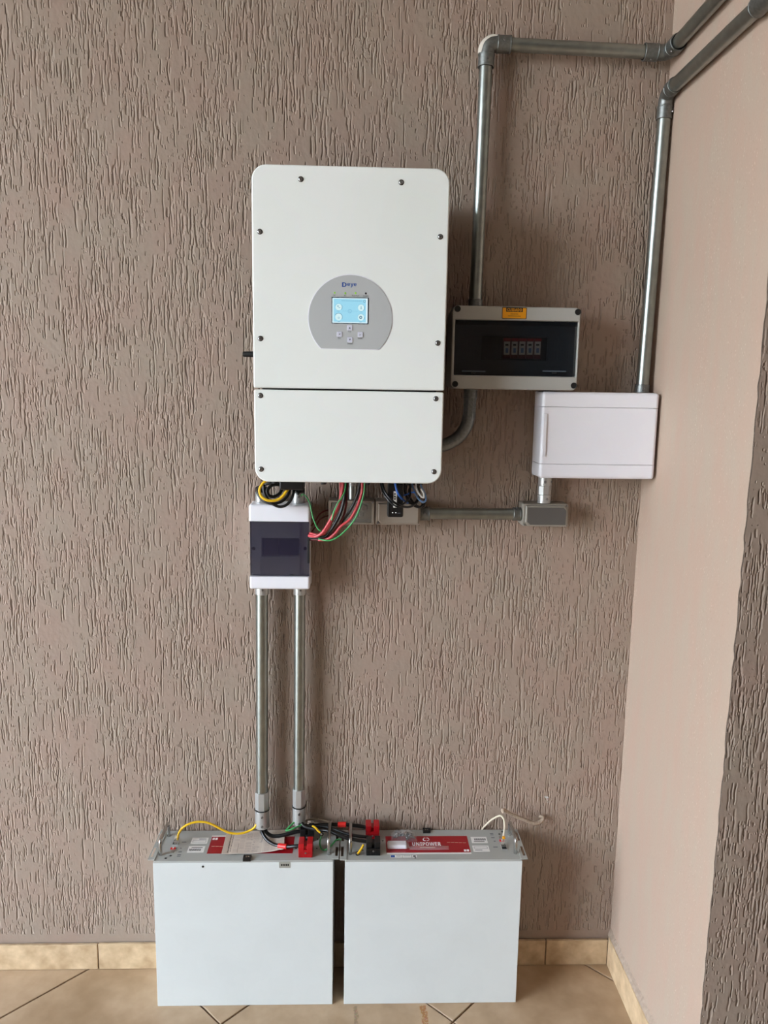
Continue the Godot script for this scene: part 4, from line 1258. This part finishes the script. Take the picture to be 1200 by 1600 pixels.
func build_upper_cables() -> void:
	# loops over the small breaker box
	cable("yellow_cable", "yellow cable looping over the small white breaker box", pzs([[418, 750, 0.125], [411, 755, 0.128], [405.5, 765, 0.132], [408, 775, 0.134], [416, 781, 0.135], [428, 782.5, 0.134], [439, 778, 0.130], [447, 768.5, 0.125], [452, 761, 0.115]], 0.13), 0.0034, M.yellow)
	cable("black_cable", "outermost black cable loop drooping over the small white breaker box", pzs([[412, 757, 0.115], [413, 770, 0.120], [421, 783, 0.124], [432, 790.5, 0.125], [441, 791.5, 0.125], [450, 787, 0.123], [457, 776, 0.118], [460, 763, 0.110]], 0.12), 0.0036, M.cable_black)
	cable("black_cable", "middle black cable loop just under the yellow cable", pzs([[402, 768, 0.100], [407, 778, 0.108], [418, 785.5, 0.115], [430, 786.5, 0.117], [441, 783, 0.116], [449, 775, 0.112], [453, 765, 0.105]], 0.12), 0.0036, M.cable_black)
	cable("black_cable", "inner ring of black cable inside the yellow loop", pzs([[437, 757, 0.100], [425, 758, 0.104], [418, 766, 0.108], [420, 774, 0.110], [428, 776, 0.110], [437, 771, 0.106], [441, 762, 0.100]], 0.12), 0.0042, M.cable_black)
	cable("black_cable", "short black cable entering the adapter under the yellow loop", pzs([[402, 771, 0.050], [403, 765, 0.068], [412, 758, 0.082], [424, 755, 0.087], [433, 756, 0.087]], 0.12), 0.0040, M.cable_black)
	cable("black_cable", "short black cable dropping from the terminal cover into the adapter", pzs([[466, 774, 0.050], [465, 769, 0.066], [461, 765, 0.080], [455, 762, 0.090]], 0.12), 0.0040, M.cable_black)
	cable("green_wire", "thin green wire running down beside the small white breaker box", pzs([[471, 776, 0.056], [472, 772.5, 0.066], [475, 773, 0.075], [480, 778, 0.085], [484.5, 788, 0.092], [487, 800, 0.096], [490.5, 813, 0.100], [496, 825, 0.104], [502, 830, 0.107], [507, 828, 0.106]], 0.1), 0.0017, M.green_wire)
	# bundle from the small breaker box up into the inverter
	cable("red_wire", "pale red wire rising foremost in the bundle into the inverter", pzs([[483, 837, 0.088], [489, 838, 0.104], [496, 837.5, 0.112], [504, 832, 0.117], [512, 820, 0.120], [520, 806, 0.122], [528, 792, 0.122], [533, 776, 0.120], [535.5, 762, 0.117], [536, 750, 0.114]], 0.1), 0.0037, M.red_wire)
	cable("red_wire", "lowest red wire of the bundle curling from the breaker box", pzs([[483, 833, 0.076], [489, 834.5, 0.093], [497, 836, 0.101], [505, 834, 0.104], [511, 827, 0.105], [517, 816, 0.104], [524, 803, 0.101], [530, 790, 0.098], [532.5, 770, 0.098], [532, 750, 0.100]], 0.1), 0.0034, M.red_wire)
	cable("black_wire", "left black wire of the bundle between two red wires", pzs([[484, 840, 0.082], [497, 840, 0.092], [508, 838.5, 0.098], [516, 830, 0.102], [524, 818, 0.104], [531, 804, 0.104], [536, 788, 0.102], [539, 770, 0.102], [541, 750, 0.102]], 0.1), 0.0036, M.cable_black)
	cable("red_wire", "dark crimson wire in the middle of the bundle", pzs([[484, 843, 0.078], [500, 842.5, 0.088], [513, 839, 0.094], [523, 829, 0.098], [532, 816, 0.098], [538, 802, 0.096], [541, 786, 0.096], [542, 766, 0.096], [544, 750, 0.098]], 0.1), 0.0028, M.red_dark)
	cable("black_wire", "right black wire crossing before the see-through junction box", pzs([[500, 844, 0.066], [515, 839, 0.078], [528, 825, 0.085], [538, 811, 0.092], [548, 796, 0.098], [556, 780, 0.101], [561, 764, 0.102], [562.5, 750, 0.102]], 0.1), 0.0032, M.cable_black)
	cable("red_wire", "right red wire crossing before the see-through junction box", pzs([[498, 844, 0.090], [512, 842, 0.102], [523, 834, 0.108], [533, 822, 0.111], [545, 813, 0.112], [554, 800, 0.112], [561, 784, 0.110], [565.5, 768, 0.108], [566, 750, 0.108]], 0.1), 0.0035, M.red_wire)
	cable("green_wire", "green wire rising behind the pale red wire to the inverter", pzs([[518.3, 813, 0.1285], [519.5, 808, 0.129], [522, 799, 0.130], [528, 786, 0.130], [535, 776, 0.128], [539, 766, 0.122], [540.5, 750, 0.115]], 0.1), 0.0020, M.green_wire)
	cable("green_wire", "outermost green wire sagging below the wire bundle", pzs([[498, 842, 0.099], [507, 844, 0.110], [516, 844.5, 0.114], [528, 839, 0.116], [540, 829, 0.116], [551, 816, 0.116], [559, 802, 0.115], [565, 785, 0.114], [569, 768, 0.112], [570, 750, 0.110]], 0.1), 0.0020, M.green_wire)
	cable("red_wire", "upper thin dark red wire arching behind the bundle", pzs([[513, 797, 0.030], [506, 799, 0.038], [499, 804, 0.045], [494, 812, 0.050], [486, 822, 0.055]], 0.04), 0.0019, M.red_dark)
	cable("red_wire", "lower thin dark red wire arching behind the bundle", pzs([[513, 806, 0.030], [506, 808, 0.038], [499, 813, 0.045], [494, 822, 0.050], [486, 832, 0.055]], 0.04), 0.0019, M.red_dark)
	# coil on the right under the inverter
	cable("black_cable", "black cable crossing before the plug-in stick", pzs([[597, 752, 0.150], [600, 765, 0.166], [607, 776, 0.176], [616, 785, 0.180], [628, 791, 0.176], [640, 792, 0.160], [650, 786, 0.145], [655, 776, 0.135]], 0.14), 0.0028, M.cable_black)
	cable("black_cable", "second black cable crossing just below the first one", pzs([[594, 752, 0.140], [598, 768, 0.164], [606, 780.5, 0.178], [615, 789, 0.184], [622, 791, 0.186], [632, 786, 0.173], [640, 777, 0.160], [641, 764, 0.146], [640, 752, 0.137]], 0.14), 0.0022, M.cable_black)
	cable("black_cable", "black cable coil behind the blue and white wires", pzs([[636, 752, 0.120], [634, 768, 0.118], [638, 784, 0.116], [648, 786, 0.116], [655, 774, 0.116], [653, 760, 0.116], [645, 757, 0.116], [639, 768, 0.118], [643, 782, 0.122], [654, 792, 0.125], [662, 791, 0.122], [664, 780, 0.118]], 0.12), 0.0030, M.cable_black)
	cable("black_cable", "black cable drooping to the corner of the beige junction box", pzs([[633, 752, 0.132], [632, 765, 0.135], [637, 780, 0.136], [647, 790, 0.136], [656, 792.5, 0.132], [661, 788, 0.128]], 0.12), 0.0028, M.cable_black)
	cable("blue_wire", "bright blue cable passing before the plug-in stick", pzs([[617, 752, 0.165], [619, 763, 0.172], [622, 771, 0.175], [627, 778, 0.168], [632, 783, 0.152], [637, 786, 0.136]], 0.14), 0.0026, M.blue_wire)
	cable("blue_wire", "pale blue cable loop hanging at the right end of the coil", pzs([[643, 752, 0.128], [646, 764, 0.136], [651, 775, 0.142], [657, 782.5, 0.145], [662, 784.5, 0.144], [665.5, 781, 0.140], [664, 772, 0.134], [659, 762, 0.128], [655, 752, 0.125]], 0.14), 0.0024, M.blue_pale)
	cable("blue_wire", "dark blue strand bent across the cable coil", pzs([[631, 774, 0.146], [637, 772, 0.150], [643, 769.5, 0.152], [648, 769.5, 0.152]], 0.14), 0.0020, M.blue_wire)
	cable("white_wire", "white cable loop inside the pale blue loop", pzs([[649, 752, 0.130], [651, 764, 0.140], [655, 772, 0.146], [659, 776.5, 0.148], [662, 777, 0.147], [662, 771, 0.144], [658, 764, 0.140]], 0.14), 0.0021, M.white_wire)
	# plug-in data stick
	var t := thing("data_stick", "black plug-in data stick with white label hanging under the inverter", "data logger", Vector3(0.089, 1.303, 0.15))
	var a := pz(605.2, 808.5, 0.164); var b := pz(631, 757, 0.164)
	bx(a.x, a.y, 0.136, b.x, 1.384, 0.164, 0.004)
	var body := part("body", M.black, t)
	bx(a.x + 0.0005, a.y + 0.004, 0.1636, a.x + 0.0042, 1.384, 0.1652, 0.0008)
	part("edge_trim", M.case, body)
	bx(a.x + 0.0135, 1.3275, 0.1635, a.x + 0.0215, 1.366, 0.1644, 0.0002)
	var lb := part("label_plate", M.sticker, t, "white label")
	for k in 3:
		bx(a.x + 0.015, 1.346 + k * 0.006, 0.1643, a.x + 0.0185, 1.3495 + k * 0.006, 0.1646, 0.0)
	part("print", M.ink_dark, lb)
	for k in 2:
		lathe(Vector3(a.x + 0.0122 + k * 0.0075, 1.3155, 0.164), Vector3.BACK, [[0.0014, 0], [0.0014, 0.0005], [0, 0.0008]], 8)
		part("indicator_light", M.white_ink, body)
	bx(a.x + 0.0235, 1.3136, 0.1637, a.x + 0.030, 1.3150, 0.1643, 0.0)
	part("print", M.ink, body)

func build_lower_cables() -> void:
	var Y := 0.4135
	# yellow network cable to the left battery
	cable("yellow_cable", "yellow network cable arching from steel conduit to battery port", pzs([[402, 1286, 0.042], [398, 1292.5, 0.044], [391, 1297.5, 0.046], [380, 1301.5, 0.052], [368, 1302.5, 0.056], [355, 1300, 0.058], [340, 1292.5, 0.058], [326, 1286, 0.058], [312, 1284, 0.060], [298, 1286.5, 0.064], [286, 1293, 0.068], [279.5, 1302, 0.070], [277.5, 1312, 0.072]], 0.05), 0.0030, M.yellow)
	var p := pz(276.5, 1316, 0.070)
	var pl := thing("network_plug", "clear network plug of the yellow cable", "plug", Vector3(p.x, Y, 0.070))
	bx(p.x - 0.006, Y + 0.0016, 0.0645, p.x + 0.006, Y + 0.020, 0.0745, 0.0012)
	var pb := part("shell", M.clear, pl)
	bx(p.x - 0.0035, Y + 0.0195, 0.0665, p.x + 0.0035, Y + 0.026, 0.0730, 0.001)
	part("strain_relief", M.cream, pb)
	# white network cable to the right battery
	cable("white_cable", "thin white network cable arching from behind the right battery to its port", pzs([[748, 1306, 0.003], [754, 1295, 0.004], [760, 1288, 0.012], [768, 1281, 0.024], [777, 1276, 0.036], [783, 1275, 0.046], [787.5, 1281, 0.056], [788.5, 1292, 0.064], [787, 1304, 0.070], [786, 1312, 0.072]], 0.05), 0.0026, M.cream)
	p = pz(786, 1316, 0.074)
	pl = thing("network_plug", "clear network plug of the thin white cable", "plug", Vector3(p.x, Y, 0.080))
	bx(0.3885, Y + 0.0016, 0.0770, 0.3995, Y + 0.020, 0.0860, 0.0012)
	pb = part("shell", M.clear, pl)
	bx(0.3905, Y + 0.0195, 0.0785, 0.3975, Y + 0.026, 0.0845, 0.001)
	part("strain_relief", M.amber, pb)
	# dirty bent cord coming out of the wall
	var cord := [[856, 1257, -0.004], [850, 1272, 0.010], [848.5, 1279, 0.018], [843, 1285, 0.024], [834, 1286.5, 0.028], [820, 1281, 0.030], [806, 1275.5, 0.032], [796, 1271, 0.034], [789, 1266.5, 0.038], [785.5, 1265.5, 0.044], [787, 1270, 0.048]]
	cable("wall_cord", "dirty beige cord jutting from the wall beside the chipped plaster", pzs([[843, 1277, -0.004], [846, 1276, 0.008]] + cord.slice(2), 0.03), 0.0050, M.dirty_cord)
	# heavy black battery cables
	var lab := "heavy black battery cable from left conduit to red terminal block"
	cable("battery_cable", lab, pzs([[407, 1280, 0.034], [408, 1294, 0.040], [411, 1303, 0.052], [417, 1312, 0.064], [426, 1318.5, 0.078], [436, 1321.5, 0.090], [450, 1323, 0.100], [462, 1322, 0.106], [472, 1321, 0.108]], 0.05), 0.0046, M.cable_black)
	cable("battery_cable", "heavy black battery cable from left conduit to black terminal block", pzs([[412, 1280, 0.030], [413, 1293, 0.034], [417, 1301, 0.040], [425, 1306, 0.044], [436, 1306, 0.046], [450, 1303, 0.046], [462, 1300, 0.044], [474, 1299, 0.042]], 0.05), 0.0050, M.cable_black)
	cable("battery_cable", "heavy black battery cable running to red block of right battery", pzs([[464, 1280, 0.030], [467, 1289, 0.031], [480, 1291, 0.031], [500, 1289.5, 0.032], [520, 1288.5, 0.033], [540, 1288.5, 0.035], [556, 1290, 0.037], [576, 1293, 0.038]], 0.05), 0.0050, M.cable_black)
	cable("battery_cable", "heavy black battery cable running to black block of right battery", pzs([[469, 1281, 0.041], [476, 1291, 0.052], [495, 1296, 0.063], [512, 1298, 0.073], [524, 1302, 0.083], [538, 1308, 0.092], [554, 1312, 0.097], [568, 1314, 0.100], [578, 1315, 0.102]], 0.05), 0.0048, M.cable_black)
	cable("battery_cable", "second heavy black cable lying behind the one to the black block", pzs([[484, 1290.5, 0.046], [505, 1291.5, 0.050], [520, 1295, 0.060], [532, 1299.5, 0.071], [546, 1304, 0.081], [560, 1306.5, 0.087], [576, 1308, 0.090]], 0.05), 0.0044, M.cable_black)
	for s in [["short red sleeve on the cable at the paper sheet", [435, 1321.5, 0.090], [448.5, 1323, 0.0995], 0.0068], ["red sleeve on the cable between the chrome handles", [528, 1288.4, 0.0337], [541, 1288.5, 0.0351], 0.0070]]:
		var a := pz(s[1][0], s[1][1], s[1][2]); var b := pz(s[2][0], s[2][1], s[2][2])
		O = a
		rod(a, b, s[3], 0.001, 18)
		solo("heat_shrink_sleeve", s[0], "cable sleeve", M.shrink)
	# earth wires
	cable("green_wire", "green earth wire looping left under the right conduit", pzs([[464, 1282, 0.040], [456, 1288, 0.050], [450, 1294, 0.058], [447, 1297.5, 0.064], [452, 1297, 0.066], [460, 1293.5, 0.062], [468, 1290.5, 0.054], [474, 1286, 0.046]], 0.05), 0.0022, M.green_wire)
	cable("green_wire", "green earth wire looping round the chrome handle of the left battery", pzs([[502, 1307, 0.083], [500, 1313, 0.088], [500, 1321, 0.094], [503, 1327, 0.100], [508, 1328, 0.104], [515, 1324, 0.110], [521, 1317, 0.104], [526, 1312, 0.098], [533, 1312, 0.098]], 0.05), 0.0020, M.green_wire)
	cable("yellow_wire", "short yellow earth wire ending in a ring lug", pzs([[488, 1290, 0.071], [493, 1293.5, 0.074], [497, 1298, 0.077], [500, 1301, 0.079], [501, 1303, 0.080]], 0.05), 0.0026, M.yellow)
	cable("yellow_wire", "short yellow wire with screw lug at the right battery", pzs([[568, 1320, 0.112], [566.5, 1323, 0.115], [564, 1327, 0.119], [561.5, 1331, 0.123], [559, 1334, 0.126]], 0.05), 0.0028, M.yellow)
	cable("grey_cable", "thin grey brown cable resting behind the black battery cables", pzs([[470, 1284, 0.020], [482, 1281, 0.016], [496, 1280, 0.014], [510, 1283, 0.016], [522, 1287, 0.020], [534, 1290, 0.024]], 0.02), 0.0022, M.grey_wire)
	for s in [[502.5, 1303.5, 0.083, "black ring lug on the yellow earth wire"], [558.5, 1336, 0.119, "bright screw lug on the panel of the right battery"]]:
		var a := pz(s[0], s[1], s[2])
		if s[2] > 0.1: a.y = Y + 0.003
		O = a
		var lug := thing("ring_lug", s[3], "cable lug", a)
		lathe(a, Vector3(0.1, 0.6, 0.8), [[0.0052, -0.002], [0.0056, 0.0], [0.0050, 0.0025], [0.0030, 0.003]], 14)
		var lw := part("washer", M.black, lug)
		screw(a + Vector3(0.0003, 0.0018, 0.0024), Vector3(0.1, 0.6, 0.8), 0.0032, lug, M.chrome)


# ---------------------------------------------------------------- loose things on the batteries
func build_small_things() -> void:
	var Y := 0.4140
	# printed sheet, slightly curled
	var c00 := Vector3(-0.3400, 0, 0.1220); var c10 := Vector3(-0.1830, 0, 0.1060)
	var c01 := Vector3(-0.3430, 0, 0.0200); var c11 := Vector3(-0.1880, 0, 0.0080)
	var sheet := func(u: float, v: float) -> Vector3:
		var p := c00.lerp(c10, u).lerp(c01.lerp(c11, u), v)
		p.y = Y + 0.0012 + 0.0035 * (1.0 - smoothstep(0.0, 0.12, u)) + 0.0045 * smoothstep(0.8, 1.0, u) * (1.0 - v) + 0.0012 * sin(u * 9.0) * (1 - v) + 0.0012
		return p
	O = sheet.call(0.5, 0.0)
	var N := 18
	for i in N:
		for j in 6:
			var u0 := float(i) / N; var u1 := float(i + 1) / N; var v0 := j / 6.0; var v1 := (j + 1) / 6.0
			var a: Vector3 = sheet.call(u0, v0); var b: Vector3 = sheet.call(u1, v0); var c: Vector3 = sheet.call(u1, v1); var d: Vector3 = sheet.call(u0, v1)
			var nn := (b - a).cross(d - a).normalized()
			if nn.y < 0: nn = -nn
			quad(a, b, c, d, nn, [Vector2(u0, 1 - v0), Vector2(u1, 1 - v0), Vector2(u1, 1 - v1), Vector2(u0, 1 - v1)])
			var dn := Vector3(0, -0.0004, 0)
			quad(a + dn, b + dn, c + dn, d + dn, -nn)
			if j == 0: quad(a, b, b + dn, a + dn, Vector3.BACK)
	solo("printed_sheet", "crumpled printed paper sheet lying on the left battery under the cables", "paper", paper_material())
	# packet and bag of screws on the red label
	var t := thing("white_packet", "small folded white packet lying on the red brand label", "packet", Vector3(0.113, Y, 0.085))
	ext(rr(0.0870, 0.0735, 0.1375, 0.0980, 0.003, 3), 0.0, 0.0100, 0.004, 0.001, Transform3D(Basis(Vector3.RIGHT, Vector3.BACK, Vector3.UP), Vector3(0, Y + 0.0012, 0)))
	var body := part("body", M.white, t)
	bx(0.1365, Y + 0.0012, 0.0745, 0.1440, Y + 0.0050, 0.0960, 0.001)
	part("flap", M.film, body)
	var r := RandomNumberGenerator.new()
	r.seed = 99
	# clear film pouch: a flat tongue to the right and a swollen pocket behind the packet
	t = thing("plastic_pouch", "clear plastic pouch of screws lying across the red brand label", "pouch", Vector3(0.14, Y, 0.06))
	pillow(Vector3(0.133, Y + 0.0005, 0.043), 0.034, 0.022, 0.017)
	var pk := part("pocket", M.film, t)
	pillow(Vector3(0.196, Y + 0.0005, 0.0930), 0.052, 0.0085, 0.0045)
	part("tongue", M.film, t)
	for k in 22:
		var a := r.randf() * TAU
		var q := sqrt(r.randf())
		var at := Vector3(0.133 + cos(a) * q * 0.025, Y + 0.0045 + (1.0 - q) * 0.0075, 0.043 + sin(a) * q * 0.012)
		var dir := Vector3(r.randf_range(-1, 1), r.randf_range(-0.1, 0.35), r.randf_range(-1, 1)).normalized()
		var s := thing("loose_screw", "small bright screw heaped inside the clear plastic pouch", "screw", at, "loose screws in the plastic pouch")
		lathe(at, dir, [[0.0040, 0], [0.0040, 0.0018], [0.0026, 0.0030], [0.0, 0.0031]], 10)
		part("head", M.chrome, s)
		lathe(at, -dir, [[0.0018, -0.0002], [0.0018, 0.0080], [0.0008, 0.0090], [0, 0.0090]], 8)
		part("shank", M.screw_dark, s)

func pillow(c: Vector3, hx: float, hz: float, h: float) -> void:
	var n := 14; var m := 8
	var f := func(i: int, j: int) -> Vector3:
		var u := 2.0 * i / n - 1; var v := 2.0 * j / m - 1
		var e := pow(maxf(0, 1 - pow(absf(u), 2.5)), 0.6) * pow(maxf(0, 1 - pow(absf(v), 2.5)), 0.6)
		return c + Vector3(u * hx, 0.0004 + h * e * (1.0 + 0.12 * sin(u * 11 + v * 7)), v * hz)
	for i in n:
		for j in m:
			var a: Vector3 = f.call(i, j); var b: Vector3 = f.call(i + 1, j); var d: Vector3 = f.call(i, j + 1); var e: Vector3 = f.call(i + 1, j + 1)
			var nn := (d - a).cross(b - a).normalized()
			if nn.y < 0: nn = -nn
			quad(a, b, e, d, nn)

func paper_material() -> StandardMaterial3D:
	var w := 768; var h := 448
	var im := Image.create(w, h, false, Image.FORMAT_RGB8)
	im.fill(Color(0.80, 0.745, 0.69))
	var r := RandomNumberGenerator.new()
	r.seed = 17
	var ink := Color(0.30, 0.26, 0.26)
	var mid := Color(0.60, 0.54, 0.51)
	for k in 26:   # two bold headings set sideways
		im.fill_rect(Rect2i(62 + r.randi_range(0, 3), 14 + k * 16, 14, r.randi_range(8, 14)), ink)
		if k > 3 and k < 25: im.fill_rect(Rect2i(92 + r.randi_range(0, 3), 10 + k * 16, 10, r.randi_range(7, 13)), Color(0.38, 0.33, 0.33))
	for col in [[130, 190], [200, 262], [278, 352], [366, 440], [520, 590], [600, 668], [680, 752]]:
		var y := 24 + r.randi_range(0, 30)
		while y < h - 24:
			if r.randf() < (0.86 if col[0] > 500 else 0.62):
				var x: int = col[0]
				while x < col[1] - 4:
					var ww := r.randi_range(4, 14)
					im.fill_rect(Rect2i(x, y, mini(ww, col[1] - x), 3), mid)
					x += ww + 4
			y += 8
	for k in 12:
		im.fill_rect(Rect2i(r.randi_range(280, 460), r.randi_range(60, 400), r.randi_range(10, 30), r.randi_range(3, 8)), Color(0.42, 0.38, 0.44))
	im.fill_rect(Rect2i(186, 250, 5, 180), Color(0.5, 0.45, 0.42))
	im.fill_rect(Rect2i(474, 40, 6, 190), Color(0.45, 0.40, 0.40))
	im.fill_rect(Rect2i(490, 0, 3, h), Color(0.88, 0.84, 0.80))
	im.fill_rect(Rect2i(0, h - 8, w, 8), Color(0.88, 0.84, 0.80))
	var m := StandardMaterial3D.new()
	m.albedo_texture = ImageTexture.create_from_image(im)
	m.roughness = 0.75
	return m
